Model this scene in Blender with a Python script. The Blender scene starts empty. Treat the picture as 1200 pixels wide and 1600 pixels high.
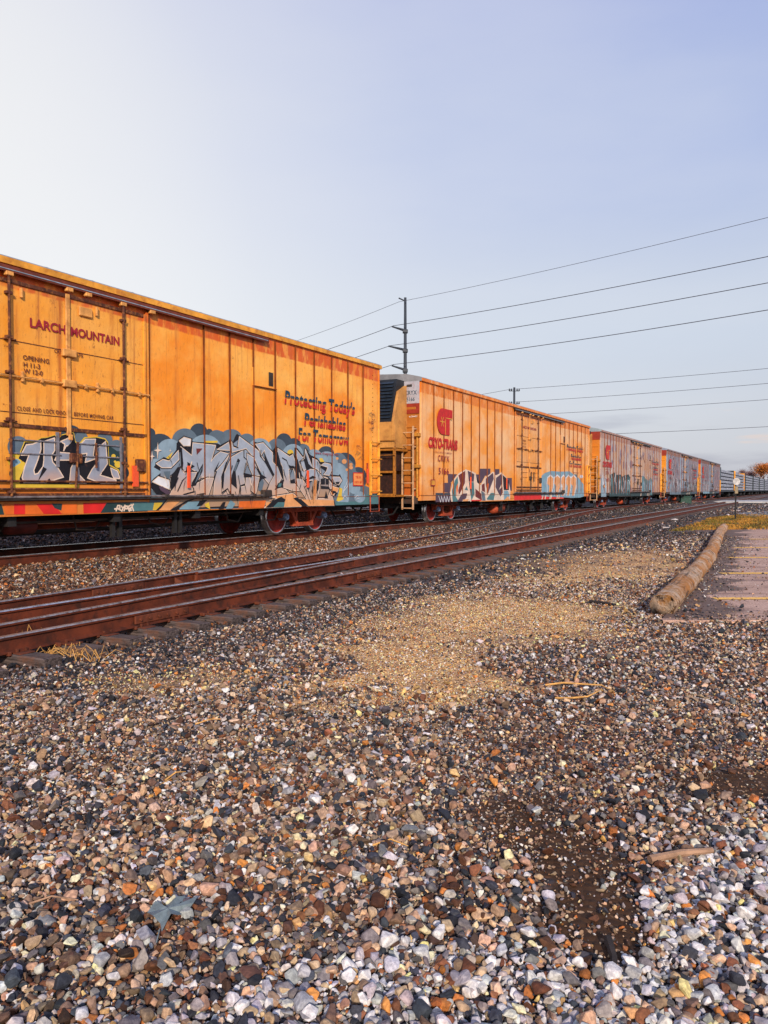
import bpy, bmesh, math, random
import numpy as np
from mathutils import Vector, Matrix

# ------------------------------------------------------------------ scene, camera, light
S = bpy.context.scene
COL = S.collection
FPX = 1202.0
PITCH_DOWN = math.atan(34/1202)
EYE = 1.64
cam_d = bpy.data.cameras.new("camera"); cam = bpy.data.objects.new("camera", cam_d); COL.objects.link(cam)
cam_d.sensor_fit = 'VERTICAL'; cam_d.sensor_height = 36; cam_d.sensor_width = 27
cam_d.lens = 36*FPX/1600
cam_d.clip_start = .05; cam_d.clip_end = 6000
cam.location = (0, 0, EYE); cam.rotation_euler = (math.pi/2-PITCH_DOWN, 0, 0)
S.camera = cam
S.render.resolution_x = 768; S.render.resolution_y = 1024

SUN_EL = math.radians(24); SUN_AZ = math.atan2(.10, -.95)      # azimuth measured from +Y towards +X
W_ = bpy.data.worlds.new("World"); S.world = W_; W_.use_nodes = True
nt = W_.node_tree; nt.nodes.clear()
def N(t, **k):
    n = nt.nodes.new(t)
    for a, b in k.items(): setattr(n, a, b)
    return n
def L(a, b): nt.links.new(a, b)
out = N('ShaderNodeOutputWorld'); bgA = N('ShaderNodeBackground'); bgB = N('ShaderNodeBackground'); mx = N('ShaderNodeMixShader')
sky = N('ShaderNodeTexSky', sky_type='NISHITA', sun_disc=False, sun_elevation=SUN_EL, sun_rotation=SUN_AZ, air_density=1.0, dust_density=2.0)
L(sky.outputs[0], bgA.inputs[0]); bgA.inputs[1].default_value = .09
tc = N('ShaderNodeTexCoord'); nrm = N('ShaderNodeVectorMath', operation='NORMALIZE'); L(tc.outputs['Generated'], nrm.inputs[0])
sep = N('ShaderNodeSeparateXYZ'); L(nrm.outputs[0], sep.inputs[0])
def ramp(fac, stops, interp='EASE'):
    r = N('ShaderNodeValToRGB'); r.color_ramp.interpolation = interp
    e = r.color_ramp.elements
    while len(e) < len(stops): e.new(.5)
    for i, (p, c) in enumerate(stops):
        e[i].position = p; e[i].color = (*c, 1)
    L(fac, r.inputs[0]); return r.outputs[0]
def mixc(f, a, b):
    m = N('ShaderNodeMix', data_type='RGBA')
    if hasattr(f, 'node'): L(f, m.inputs[0])
    else: m.inputs[0].default_value = f
    for s, v in ((m.inputs[6], a), (m.inputs[7], b)):
        if hasattr(v, 'node'): L(v, s)
        else: s.default_value = (*v, 1)
    return m.outputs[2]
def mth(op, a, b=None, c=None):
    m = N('ShaderNodeMath', operation=op)
    for i, v in enumerate((a, b, c)):
        if v is None: continue
        if hasattr(v, 'node'): L(v, m.inputs[i])
        else: m.inputs[i].default_value = v
    return m.outputs[0]
# high thin veil: pale at the horizon, periwinkle above
elev = ramp(sep.outputs[2], [(0, (.55, .56, .64)), (.06, (.62, .64, .72)), (.2, (.64, .70, .82)), (.40, (.46, .55, .84)), (.60, (.38, .46, .83)), (1, (.28, .38, .74))])
gd = Vector((-.92, 1, .26)).normalized()
dotn = N('ShaderNodeVectorMath', operation='DOT_PRODUCT'); L(nrm.outputs[0], dotn.inputs[0]); dotn.inputs[1].default_value = gd
glow = ramp(dotn.outputs['Value'], [(.40, (0, 0, 0)), (.70, (.24, .24, .24)), (.84, (.60, .60, .60)), (.93, (1, 1, 1)), (1, (1, 1, 1))], 'B_SPLINE')
veil = mixc(glow, elev, (1.0, .99, .98))
# low cloud wisps towards the right horizon
mp = N('ShaderNodeMapping'); mp.inputs['Scale'].default_value = (2.2, 2.2, 15); L(nrm.outputs[0], mp.inputs[0])
cn = N('ShaderNodeTexNoise'); cn.inputs['Scale'].default_value = 1.9; cn.inputs['Detail'].default_value = 6; L(mp.outputs[0], cn.inputs['Vector'])
cf = ramp(cn.outputs[0], [(.50, (0, 0, 0)), (.68, (1, 1, 1))])
eb = ramp(sep.outputs[2], [(0, (.3, .3, .3)), (.04, (1, 1, 1)), (.085, (.8, .8, .8)), (.13, (0, 0, 0))])
xr = ramp(sep.outputs[0], [(.12, (0, 0, 0)), (.36, (1, 1, 1))])
cm = mth('MULTIPLY', mth('MULTIPLY', mth('MULTIPLY', cf, eb), xr), .9)
veil2 = mixc(cm, veil, (.40, .41, .52))
cn2 = N('ShaderNodeTexNoise'); cn2.inputs['Scale'].default_value = 3.2; cn2.inputs['Detail'].default_value = 5; L(mp.outputs[0], cn2.inputs['Vector'])
pf = ramp(cn2.outputs[0], [(.60, (0, 0, 0)), (.72, (1, 1, 1))])
veil3 = mixc(mth('MULTIPLY', mth('MULTIPLY', mth('MULTIPLY', pf, eb), xr), .8), veil2, (.86, .66, .58))
# very faint streaks in the veil
cn3 = N('ShaderNodeTexNoise'); cn3.inputs['Scale'].default_value = 2.0; cn3.inputs['Detail'].default_value = 8
mp3 = N('ShaderNodeMapping'); mp3.inputs['Scale'].default_value = (1.5, 1.5, 5); mp3.inputs['Rotation'].default_value = (0, .35, 0); L(nrm.outputs[0], mp3.inputs[0]); L(mp3.outputs[0], cn3.inputs['Vector'])
sf = ramp(cn3.outputs[0], [(.35, (0, 0, 0)), (.75, (.22, .22, .22))])
veil4 = mixc(sf, veil3, (.86, .87, .92))
L(veil4, bgB.inputs[0]); bgB.inputs[1].default_value = 1.0
mx.inputs[0].default_value = .82
L(bgA.outputs[0], mx.inputs[1]); L(bgB.outputs[0], mx.inputs[2]); L(mx.outputs[0], out.inputs[0])

sd = bpy.data.lights.new("sun", 'SUN'); sun = bpy.data.objects.new("sun", sd); COL.objects.link(sun)
sd.energy = 4.3; sd.angle = math.radians(3); sd.color = (1, .83, .66)
tosun = Vector((math.sin(SUN_AZ)*math.cos(SUN_EL), math.cos(SUN_AZ)*math.cos(SUN_EL), math.sin(SUN_EL)))
sun.rotation_euler = tosun.to_track_quat('Z', 'Y').to_euler()
sun.location = (0, -20, 30)
S.view_settings.view_transform = 'Standard'; S.view_settings.look = 'None'
S.view_settings.exposure = 0.05; S.view_settings.gamma = 1
S.cycles.max_bounces = 5; S.cycles.diffuse_bounces = 2; S.cycles.glossy_bounces = 2

# ------------------------------------------------------------------ geometry of the place
TH = math.atan(.5533)
D = Vector((math.sin(TH), math.cos(TH), 0)); NR = Vector((math.cos(TH), -math.sin(TH), 0))
SIDE_C = -13.04*math.cos(TH)
Y0 = 13.51; P0 = Vector((.5533*Y0-13.04, Y0, 0))
RAIL_Z = .49; PITCH = 25.25; HW = 1.6; HL = 11.2
CC = SIDE_C-HW
def ray(px, py):
    x = (px-600)/FPX; y = (800-py)/FPX; c, s = math.cos(PITCH_DOWN), math.sin(PITCH_DOWN)
    return Vector((x, c+y*s, -s+y*c))
def Gd(px, py, z=0):
    r = ray(px, py); return r*((z-EYE)/r.z)+Vector((0, 0, EYE))
def Wl(px, py, car=0, off=0):
    r = ray(px, py); t = (SIDE_C+off)/(NR.x*r.x+NR.y*r.y)
    P = r*t; return ((P-P0).dot(D)-car*PITCH, P.z+EYE-RAIL_Z)
def sst(a, b, x): 
    t = np.clip((x-a)/(b-a), 0, 1); return t*t*(3-2*t)
PV = [-2000, -60, -9, -6.5, -3.2, -1.75, 1.5, 3.2, 6.6, 8.0, 2000]; PH = [-.3, .2, .30, .60, .60, .31, .31, -.06, -.095, 0, 0]
def vnoise(x, y, seed=0):
    return (np.sin(x*1.7+y*.9+seed)+np.sin(x*.63-y*1.31+seed*2.1)+np.sin(x*2.9+y*2.3+seed*.7)*.5+np.sin(-x*4.1+y*3.7+seed*1.3)*.3)/2.8
def cX(Y): return .448*Y-8.725
def zC(Y): return .31*sst(22, 46, Y)
def height(X, Y):
    X = np.asarray(X, float); Y = np.asarray(Y, float)
    v = X*NR.x+Y*NR.y-CC
    h = np.interp(v, PV, PH)
    dc = np.abs(X-cX(Y))*.913
    hc = -.075+(zC(Y)+.075)*(1-sst(1.25, 2.4, dc))
    hc = np.where((Y > 24) & (Y < 62), hc, -.5)
    near = sst(6.5, 8.0, v)
    r = np.sqrt(X*X+Y*Y)
    return np.maximum(h, hc)+near*(1-sst(40, 60, r))*.022*vnoise(X*1.1, Y*1.1, 3)

# ------------------------------------------------------------------ helpers
def tag(o, label=None, cat=None, group=None, kind=None):
    if label: o['label'] = label
    if cat: o['category'] = cat
    if group: o['group'] = group
    if kind: o['kind'] = kind
    return o
def empty(name, loc, rz=0, label=None, cat=None, group=None):
    o = bpy.data.objects.new(name, None); COL.objects.link(o); o.location = loc; o.rotation_euler = (0, 0, rz)
    o.empty_display_size = .3
    return tag(o, label, cat, group)
class MB:
    def __init__(s): s.v = []; s.f = []; s.m = []
    def add(s, vs, fs, m=0):
        b = len(s.v); s.v += [tuple(p) for p in vs]; s.f += [tuple(b+i for i in f) for f in fs]; s.m += [m]*len(fs); return s
    def box(s, x0, x1, y0, y1, z0, z1, m=0):
        return s.add([(x0,y0,z0),(x1,y0,z0),(x1,y1,z0),(x0,y1,z0),(x0,y0,z1),(x1,y0,z1),(x1,y1,z1),(x0,y1,z1)],
                     [(3,2,1,0),(4,5,6,7),(0,1,5,4),(1,2,6,5),(2,3,7,6),(3,0,4,7)], m)
    def bevbox(s, x0, x1, y0, y1, z0, z1, b=.01, m=0):
        bm = bmesh.new(); bmesh.ops.create_cube(bm, size=1)
        for v in bm.verts: v.co = Vector(((x0+x1)/2+v.co.x*(x1-x0), (y0+y1)/2+v.co.y*(y1-y0), (z0+z1)/2+v.co.z*(z1-z0)))
        bmesh.ops.bevel(bm, geom=bm.edges[:], offset=b, segments=1, affect='EDGES')
        bm.verts.index_update(); s.add([v.co for v in bm.verts], [[v.index for v in f.verts] for f in bm.faces], m); bm.free(); return s
    def tube(s, pts, r, n=8, m=0, caps=True):
        pts = [Vector(p) for p in pts]; rs = r if isinstance(r, (list, tuple)) else [r]*len(pts)
        vs = []; fs = []
        for i, p in enumerate(pts):
            t = (pts[min(i+1, len(pts)-1)]-pts[max(i-1, 0)]).normalized()
            a = t.cross(Vector((0, 0, 1)) if abs(t.z) < .9 else Vector((1, 0, 0))).normalized(); b = t.cross(a)
            for k in range(n):
                q = 2*math.pi*k/n; vs.append(p+(a*math.cos(q)+b*math.sin(q))*rs[i])
        for i in range(len(pts)-1):
            for k in range(n):
                fs.append((i*n+k, i*n+(k+1)%n, (i+1)*n+(k+1)%n, (i+1)*n+k))
        if caps: fs.append(tuple(range(n))[::-1]); fs.append(tuple(range((len(pts)-1)*n, len(pts)*n)))
        return s.add(vs, fs, m)
    def prism(s, pts, y0, y1, m=0):          # polygon in x-z pushed along y
        n = len(pts); vs = [(p[0], y0, p[1]) for p in pts]+[(p[0], y1, p[1]) for p in pts]
        fs = [tuple(range(n)), tuple(range(2*n-1, n-1, -1))]+[(i, i+n, (i+1)%n+n, (i+1)%n) for i in range(n)]
        return s.add(vs, fs, m)
    def build(s, name, mats, parent=None, smooth=False, loc=None, norm=True):
        me = bpy.data.meshes.new(name); me.from_pydata([tuple(v) for v in s.v], [], s.f)
        for m in (mats if isinstance(mats, (list, tuple)) else [mats]): me.materials.append(m)
        me.polygons.foreach_set('material_index', s.m)
        if norm:
            bm = bmesh.new(); bm.from_mesh(me); bmesh.ops.recalc_face_normals(bm, faces=bm.faces[:]); bm.to_mesh(me); bm.free()
        if smooth: me.polygons.foreach_set('use_smooth', [True]*len(me.polygons))
        me.update()
        o = bpy.data.objects.new(name, me); COL.objects.link(o)
        if parent: o.parent = parent
        if loc: o.location = loc
        return o
def lathe(mb, prof, cen, ax='y', n=28, m=0):  # prof: list of (axial, radius)
    vs = []; fs = []
    for (a, r) in prof:
        for k in range(n):
            q = 2*math.pi*k/n
            if ax == 'y': vs.append((cen[0]+r*math.cos(q), cen[1]+a, cen[2]+r*math.sin(q)))
            else: vs.append((cen[0]+r*math.cos(q), cen[1]+r*math.sin(q), cen[2]+a))
    for i in range(len(prof)-1):
        for k in range(n): fs.append((i*n+k, i*n+(k+1)%n, (i+1)*n+(k+1)%n, (i+1)*n+k))
    mb.add(vs, fs, m)

# ------------------------------------------------------------------ materials
class NB:
    def __init__(s, name, rough=.7, metal=0, spec=.35):
        s.mat = bpy.data.materials.new(name); s.mat.use_nodes = True; s.nt = s.mat.node_tree
        s.b = s.nt.nodes['Principled BSDF']; s.b.inputs['Roughness'].default_value = rough; s.b.inputs['Metallic'].default_value = metal
        s.b.inputs['Specular IOR Level'].default_value = spec
        s.tc = s.nt.nodes.new('ShaderNodeTexCoord')
    def n(s, t, **k):
        n = s.nt.nodes.new(t)
        for a, b in k.items(): setattr(n, a, b)
        return n
    def set(s, sock, v):
        if hasattr(v, 'node'): s.nt.links.new(v, sock)
        elif isinstance(v, (tuple, list)) and len(v) == 3 and sock.type == 'RGBA': sock.default_value = (*v, 1)
        else: sock.default_value = v
    def mapv(s, scale=(1,1,1), src='Object', rot=(0,0,0)):
        m = s.n('ShaderNodeMapping'); s.nt.links.new(s.tc.outputs[src], m.inputs[0]); m.inputs['Scale'].default_value = scale; m.inputs['Rotation'].default_value = rot
        return m.outputs[0]
    def noise(s, scale, detail=4, vec=None, rough=.6):
        x = s.n('ShaderNodeTexNoise'); x.inputs['Scale'].default_value = scale; x.inputs['Detail'].default_value = detail; x.inputs['Roughness'].default_value = rough
        s.nt.links.new(vec if vec is not None else s.tc.outputs['Object'], x.inputs['Vector']); return x.outputs[0]
    def voro(s, scale, feature='F1', out='Distance', vec=None, rnd=1):
        x = s.n('ShaderNodeTexVoronoi', feature=feature); x.inputs['Scale'].default_value = scale; x.inputs['Randomness'].default_value = rnd
        s.nt.links.new(vec if vec is not None else s.tc.outputs['Object'], x.inputs['Vector']); return x.outputs[out]
    def rmp(s, f, a, b, lo=0., hi=1.):
        m = s.n('ShaderNodeMapRange', interpolation_type='SMOOTHSTEP'); s.set(m.inputs[0], f)
        m.inputs[1].default_value = a; m.inputs[2].default_value = b; m.inputs[3].default_value = lo; m.inputs[4].default_value = hi; return m.outputs[0]
    def mix(s, f, a, b, mode='MIX'):
        m = s.n('ShaderNodeMix', data_type='RGBA', blend_type=mode); s.set(m.inputs[0], f); s.set(m.inputs[6], a); s.set(m.inputs[7], b); return m.outputs[2]
    def m(s, op, a, b=0.):
        x = s.n('ShaderNodeMath', operation=op); s.set(x.inputs[0], a); s.set(x.inputs[1], b); return x.outputs[0]
    def xyz(s, src='Object'):
        x = s.n('ShaderNodeSeparateXYZ'); s.nt.links.new(s.tc.outputs[src], x.inputs[0]); return x.outputs
    def col(s, c): s.set(s.b.inputs['Base Color'], c); return s
    def rgh(s, c): s.set(s.b.inputs['Roughness'], c); return s
    def bump(s, h, strength=.3, dist=.01):
        x = s.n('ShaderNodeBump'); x.inputs['Strength'].default_value = strength; x.inputs['Distance'].default_value = dist; s.set(x.inputs['Height'], h)
        s.nt.links.new(x.outputs[0], s.b.inputs['Normal']); return s
    def attr(s, name, out='Color'):
        x = s.n('ShaderNodeAttribute', attribute_name=name); return x.outputs[out]
def sc(c, k): return tuple(min(1, x*k) for x in c)
def pm(name, c, rough=.7, metal=0, var=.35, scale=6, bump=.15, grime=None, gamt=.5):
    b = NB(name, rough, metal)
    f = b.rmp(b.noise(scale, 5), .3, .7)
    k = b.mix(f, sc(c, 1-var), sc(c, 1+var*.5))
    if grime: k = b.mix(b.m('MULTIPLY', b.rmp(b.noise(scale*2.3, 6), .48, .68), gamt), k, grime)
    b.col(k)
    if bump: b.bump(b.noise(scale*8, 4), bump, .01)
    return b.mat
RUST = (.19, .058, .022)
M = {}
M['black'] = pm('black_steel', (.018, .017, .018), .6, 0, .4, 5)
M['dark'] = pm('grimy_steel', (.045, .035, .03), .7, 0, .5, 4, grime=(.10, .035, .015))
M['rust'] = pm('rusty_steel', (.13, .032, .013), .75, 0, .5, 5, grime=(.06, .02, .01))
M['rustred'] = pm('rust_red_casting', (.40, .065, .025), .7, 0, .45, 5, grime=(.08, .02, .012))
M['wheel'] = pm('wheel_rust', (.33, .03, .02), .6, 0, .5, 5, grime=(.08, .02, .015))
M['steel'] = pm('polished_steel', (.55, .56, .58), .28, .9, .3, 9, .03)
M['railweb'] = pm('rail_rust', (.12, .024, .008), .75, 0, .5, 3, .2, grime=(.03, .010, .006), gamt=.8)
M['railhead'] = pm('rail_head_worn', (.62, .62, .64), .25, .85, .35, 8, .03, grime=(.12, .08, .06), gamt=.4)
M['railheadold'] = pm('rail_head_rusty', (.42, .38, .37), .35, .7, .4, 8, .05, grime=(.12, .06, .035), gamt=.85)
M['tie'] = None
M['yellow'] = pm('yellow_steel', (.78, .35, .04), .55, 0, .3, 3, grime=(.35, .08, .02))
M['roof'] = pm('roof_metal', (.27, .27, .28), .5, .3, .3, 2)
M['cap'] = pm('bearing_cap', (.20, .27, .42), .45, .3, .3, 14)
M['reflector'] = pm('red_reflector', (.85, .10, .03), .4, 0, .12, 20)
M['white'] = pm('white_paint', (.75, .73, .70), .55, 0, .15, 3)
M['signplate'] = pm('grey_white_panel', (.40, .40, .45), .5, 0, .12, 4, grime=(.3, .2, .2))
M['red'] = pm('red_paint', (.28, .03, .014), .55, 0, .2, 6, 0)
M['darkred'] = pm('dark_red_paint', (.32, .016, .03), .6, 0, .3, 6, 0)
M['ink'] = pm('dark_blue_letters', (.016, .05, .085), .6, 0, .3, 6, 0)
M['brightred'] = pm('bright_red_letters', (.55, .015, .012), .55, 0, .2, 6, 0)
M['brownink'] = pm('brown_letters', (.16,.04,.02), .6)
M['grille'] = pm('grille_black', (.012, .016, .024), .5, 0, .3, 4, .02)
M['decal'] = pm('orange_placard', (.85, .30, .08), .5, 0, .1, 6, 0)

def car_paint(name, base, fade, band, rust=.35, blot=None, lowz=1.3):
    b = NB(name, .5, 0, .4); X = b.xyz(); z = X[2]
    big = b.rmp(b.noise(.55, 5, b.mapv((1, 1, 1.5))), .38, .66)
    k = b.mix(big, base, fade)
    if blot:
        vd = b.voro(1.25, vec=b.mapv((1, .01, .9)), rnd=.6)
        k = b.mix(b.m('MULTIPLY', b.rmp(vd, .26, .44, 1, 0), .85), k, blot[0])
        k = b.mix(b.m('MULTIPLY', b.rmp(b.noise(1.4, 6, b.mapv((1.5, .01, .5))), .55, .64), .6), k, blot[1])
    k = b.mix(b.m('MULTIPLY', b.rmp(b.noise(1.6, 8, b.mapv((1, 1, .8))), .50, .72), .35), k, sc(fade, 1.25))
    ztop = b.m('ADD', z, b.m('MULTIPLY', b.m('SUBTRACT', b.noise(2.2, 5, b.mapv((3.0, 3.0, .6))), .5), .05))
    bandf = b.rmp(ztop, 4.40, 4.44)
    wear = b.m('MULTIPLY', b.rmp(b.noise(2.0, 5, b.mapv((2.5, 2.5, 1.0))), .47, .60), .6)
    k = b.mix(b.m('MULTIPLY', bandf, b.m('SUBTRACT', 1., wear)), k, band)
    st = b.rmp(b.noise(3.0, 5, b.mapv((3.2, 3.2, .12))), .54, .74)
    k = b.mix(b.m('MULTIPLY', st, rust), k, (.40, .11, .025))
    sp = b.rmp(b.noise(5.0, 12, None, .75), .60, .70)
    k = b.mix(b.m('MULTIPLY', sp, rust*1.6), k, (.20, .045, .015))
    ax = b.m('ABSOLUTE', X[0]); fr = b.m('ABSOLUTE', b.m('SUBTRACT', b.m('FRACT', b.m('ADD', b.m('DIVIDE', b.m('SUBTRACT', 10.22, ax), .84), 10.5)), .5))
    sg = b.m('MULTIPLY', b.rmp(fr, .0, .12, 1, 0), b.rmp(b.noise(1.3, 6, b.mapv((4, 4, .5)), .7), .35, .7))
    k = b.mix(b.m('MULTIPLY', sg, rust*1.3), k, (.46, .12, .015))
    k = b.mix(b.m('MULTIPLY', b.rmp(b.noise(26, 8, b.mapv((1, 1, .25)), .8), .56, .64), rust*.9), k, (.30, .085, .02))
    low = b.m('MULTIPLY', b.rmp(b.m('ADD', z, b.m('MULTIPLY', b.noise(2.5, 6), .8)), 2.1, 1.1), rust*1.3)
    k = b.mix(low, k, sc(band, .9))
    b.col(k)
    b.bump(b.m('ADD', b.noise(1.1, 4, b.mapv((1, 1, .6))), b.m('MULTIPLY', b.noise(3.5, 3), .35)), .6, .05)
    b.rgh(b.rmp(b.noise(4, 4), .3, .7, .42, .65))
    return b.mat
ORG = (.86, .335, .028); ORGF = (.88, .40, .075); BAND = (.66, .115, .012)
PAINT = [
 dict(side=car_paint('paint_orange', (.88, .275, .014), (.93, .46, .085), BAND, .5), end=car_paint('paint_end', (.62, .22, .02), (.72, .33, .04), (.6, .1, .015), .6), roof=M['roof']),
 dict(side=car_paint('paint_orange_faded', (.86, .31, .03), (.84, .50, .24), (.72, .20, .02), .42), end=car_paint('paint_end_a', (.30, .09, .01), (.42, .15, .02), (.62, .1, .015), .6), roof=M['roof']),
 dict(side=car_paint('paint_pink_weathered', (.52, .32, .20), (.44, .38, .37), (.36, .20, .16), .22, ((.15, .13, .21), (.58, .42, .30))), end=car_paint('paint_end_b', (.45, .13, .01), (.60, .21, .02), (.25, .02, .015), .5), roof=pm('roof_pale', (.30, .37, .40), .5, .2, .3, 1)),
 dict(side=car_paint('paint_lilac_weathered', (.17, .23, .31), (.29, .35, .43), (.26, .16, .13), .15, ((.13, .17, .27), (.46, .38, .40))), end=car_paint('paint_end_c', (.55, .18, .01), (.68, .28, .02), (.3, .03, .015), .5), roof=pm('roof_blue', (.26, .31, .40), .5, .2, .3, 1)),
 dict(side=car_paint('paint_grey_weathered', (.13, .20, .29), (.22, .31, .39), (.14, .10, .10), .12, ((.10, .15, .24), (.40, .36, .38))), end=car_paint('paint_end_d', (.45, .13, .01), (.60, .22, .02), (.4, .03, .015), .5), roof=pm('roof_brown', (.20, .15, .13), .6, .2, .3, 1)),
]
def gpaint(name, top, bot=None, z0=1.3, z1=2.2, var=.16):
    b = NB(name, .5, 0, .35)
    f = b.noise(3.5, 6)
    k = b.mix(b.rmp(f, .3, .7), sc(top, 1-var), sc(top, 1+var*.6))
    if bot: 
        z = b.xyz()[2]
        g = b.rmp(b.m('ADD', z, b.m('MULTIPLY', b.m('SUBTRACT', b.noise(1.6, 4), .5), .5)), z0, z1)
        k = b.mix(g, bot, k)
    k = b.mix(b.m('MULTIPLY', b.rmp(b.noise(9, 10, None, .75), .60, .70), .35), k, (.28, .10, .05))
    return b.col(k).mat
GR = [gpaint('spray_slate', (.040, .060, .085)),            # 0 dark slate cloud
      gpaint('spray_midblue', (.115, .165, .215)),          # 1
      gpaint('spray_paleblue', (.25, .36, .45)),            # 2
      gpaint('spray_black', (.010, .009, .014)),            # 3
      gpaint('spray_silver', (.35, .41, .50), (.60, .40, .29), 1.0, 1.65),  # 4 silver fading to peach
      gpaint('spray_cream', (.78, .62, .50)),               # 5
      gpaint('spray_teal', (.075, .19, .21)),               # 6
      gpaint('spray_yellow', (.72, .50, .05)),              # 7
      gpaint('spray_red', (.72, .022, .02)),                # 8
      gpaint('spray_orange', (.80, .16, .02)),              # 9
      gpaint('spray_darkteal', (.02, .05, .055)),           # 10
      gpaint('spray_maroon', (.16, .025, .025)),            # 11
      gpaint('spray_purple', (.085, .05, .08)),             # 12
      gpaint('spray_lightgreen', (.52, .62, .40)),          # 13
      gpaint('spray_apricot', (.78, .36, .14)),             # 14
      gpaint('spray_white', (.72, .74, .78)),               # 15
      gpaint('spray_silverflat', (.30, .34, .43), (.62, .36, .24), 1.05, 1.55),      # 16
      gpaint('spray_sky', (.20, .36, .46)),                 # 17
      gpaint('spray_shade', (.21, .27, .35), (.44, .28, .18), 1.0, 1.6),    # 18
      ]
SEAM = pm('seam_dark_rust', (.22, .055, .010), .7, 0, .4, 3)  # dark rust colour of the panel seams, rivets and trim lines
DOORM = car_paint('paint_door', (.86, .33, .028), (.86, .40, .07), (.62, .13, .02), .75)
DOORF = car_paint('paint_door_faded', (.82, .33, .05), (.80, .43, .18), (.62, .2, .05), .6)
ROD = pm('lock_rod_rust', (.10, .03, .015), .7, 0, .5, 6, grime=(.5, .2, .05))
RODL = pm('lock_rod_light', (.72, .34, .09), .6, 0, .3, 5, grime=(.25, .07, .02))

# ------------------------------------------------------------------ writing
_tc = {}
def text_geo(s, fat=.0, shear=0, sp=1.0):
    key = (s, fat, shear, sp)
    if key in _tc: return _tc[key]
    cu = bpy.data.curves.new('t', 'FONT'); cu.body = s; cu.size = 1; cu.offset = fat; cu.shear = shear; cu.resolution_u = 3; cu.space_character = sp
    o = bpy.data.objects.new('t', cu); COL.objects.link(o); bpy.context.view_layer.update()
    me = bpy.data.meshes.new_from_object(o.evaluated_get(bpy.context.evaluated_depsgraph_get()))
    bm = bmesh.new(); bm.from_mesh(me)
    bmesh.ops.remove_doubles(bm, verts=bm.verts[:], dist=1e-5)
    bpy.data.objects.remove(o); bpy.data.curves.remove(cu); bpy.data.meshes.remove(me)
    _tc[key] = bm; return bm
def put_text(mb0, s, x0, x1, z0, h, y, mat=0, fat=0, shear=0, cut=None, sp=1.0, plane='side', slope=0):
    """write s on the wall from x0 to x1 (metres along), baseline z0, cap height h; cut=(lo,hi,matlow)"""
    src = text_geo(s, fat, shear, sp); mb = MB() if isinstance(mb0, tuple) else mb0
    xs = [v.co.x for v in src.verts]; a, b = min(xs), max(xs); cap = .73
    jobs = [(None, None, mat)] if not cut else [(cut[1], None, mat), (None, cut[0], cut[2])]
    for lo, hi, mm in jobs:
        bm = src.copy()
        if lo is not None: bmesh.ops.bisect_plane(bm, geom=bm.verts[:]+bm.edges[:]+bm.faces[:], plane_co=(0, lo*cap, 0), plane_no=(0, -1, 0), clear_outer=True)
        if hi is not None: bmesh.ops.bisect_plane(bm, geom=bm.verts[:]+bm.edges[:]+bm.faces[:], plane_co=(0, hi*cap, 0), plane_no=(0, 1, 0), clear_outer=True)
        bm.verts.index_update()
        vs = []
        for v in bm.verts:
            u = x0+(v.co.x-a)/(b-a)*(x1-x0); w = z0+v.co.y/cap*h+slope*(u-x0)
            vs.append((u, y, w) if plane == 'side' else (y, u, w))
        mb.add(vs, [[v.index for v in f.verts] for f in bm.faces], mm); bm.free()
    if isinstance(mb0, tuple): mb.build('lettering', mb0[1], mb0[0], norm=False)

# ------------------------------------------------------------------ spray paint layers
class Spray:
    """flat paint shapes on a wall; zb=(px0,py0,scale) is where the traced sheet sits on the wall"""
    def __init__(s, car, depth=.003): s.mb = MB(); s.car = car; s.d = depth; s.step = .00010; s.n = 0; s.zmin = .735
    def P(s, zb, x, y): 
        u, w = Wl(zb[0]+x/zb[2], zb[1]+y/zb[2], s.car); return (u, max(w, s.zmin))
    def up(s, k=1): s.n += k
    def y(s): return -(HW+s.d+s.n*s.step)
    def fill(s, pts, m):
        y = s.y(); s.mb.add([(u, y, w) for u, w in pts], [tuple(range(len(pts)))], m)
    def poly(s, zb, pts, m, edge=None, ew=.016):
        q = [s.P(zb, *p) for p in pts]; s.fill(q, m)
        if edge is not None:
            s.up(); s.line(q+[q[0]], ew, edge)
    def blob(s, zb, cx, cy, r, m, ry=None, n=26):
        ry = ry or r; s.fill([s.P(zb, cx+r*math.cos(a), cy+ry*math.sin(a)) for a in [2*math.pi*k/n for k in range(n)]], m); s.up()
    def line(s, q, w, m, taper=False):
        y = s.y(); n = len(q)
        for i in range(n-1):
            a = Vector(q[i]); b = Vector(q[i+1]); d = b-a
            if d.length < 1e-4: continue
            d.normalize(); e = Vector((-d.y, d.x))*w*.5; a2 = a-d*w*.3; b2 = b+d*w*.3
            k = .25 if (taper and i == n-2) else 1
            s.mb.add([(a2.x+e.x, y, a2.y+e.y), (a2.x-e.x, y, a2.y-e.y), (b2.x-e.x*k, y, b2.y-e.y*k), (b2.x+e.x*k, y, b2.y+e.y*k)], [(0, 1, 2, 3)], m)
            y -= .000006
    def pl(s, zb, pts, w, m, taper=False): s.line([s.P(zb, *p) for p in pts], w, m, taper)
    def build(s, parent, name='graffiti'):
        o = s.mb.build(name, GR, parent, norm=False)
        # real thickness is the paint film only; give each shape the wall-facing normal
        return o

Z1 = (200, 640, 6.667); Z2 = (340, 650, 7.5); Z3 = (460, 640, 8.571); Z4 = (0, 650, 10); Z5 = (90, 650, 8.571); Z6 = (670, 720, 8.571); Z7 = (800, 640, 9.23)

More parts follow.
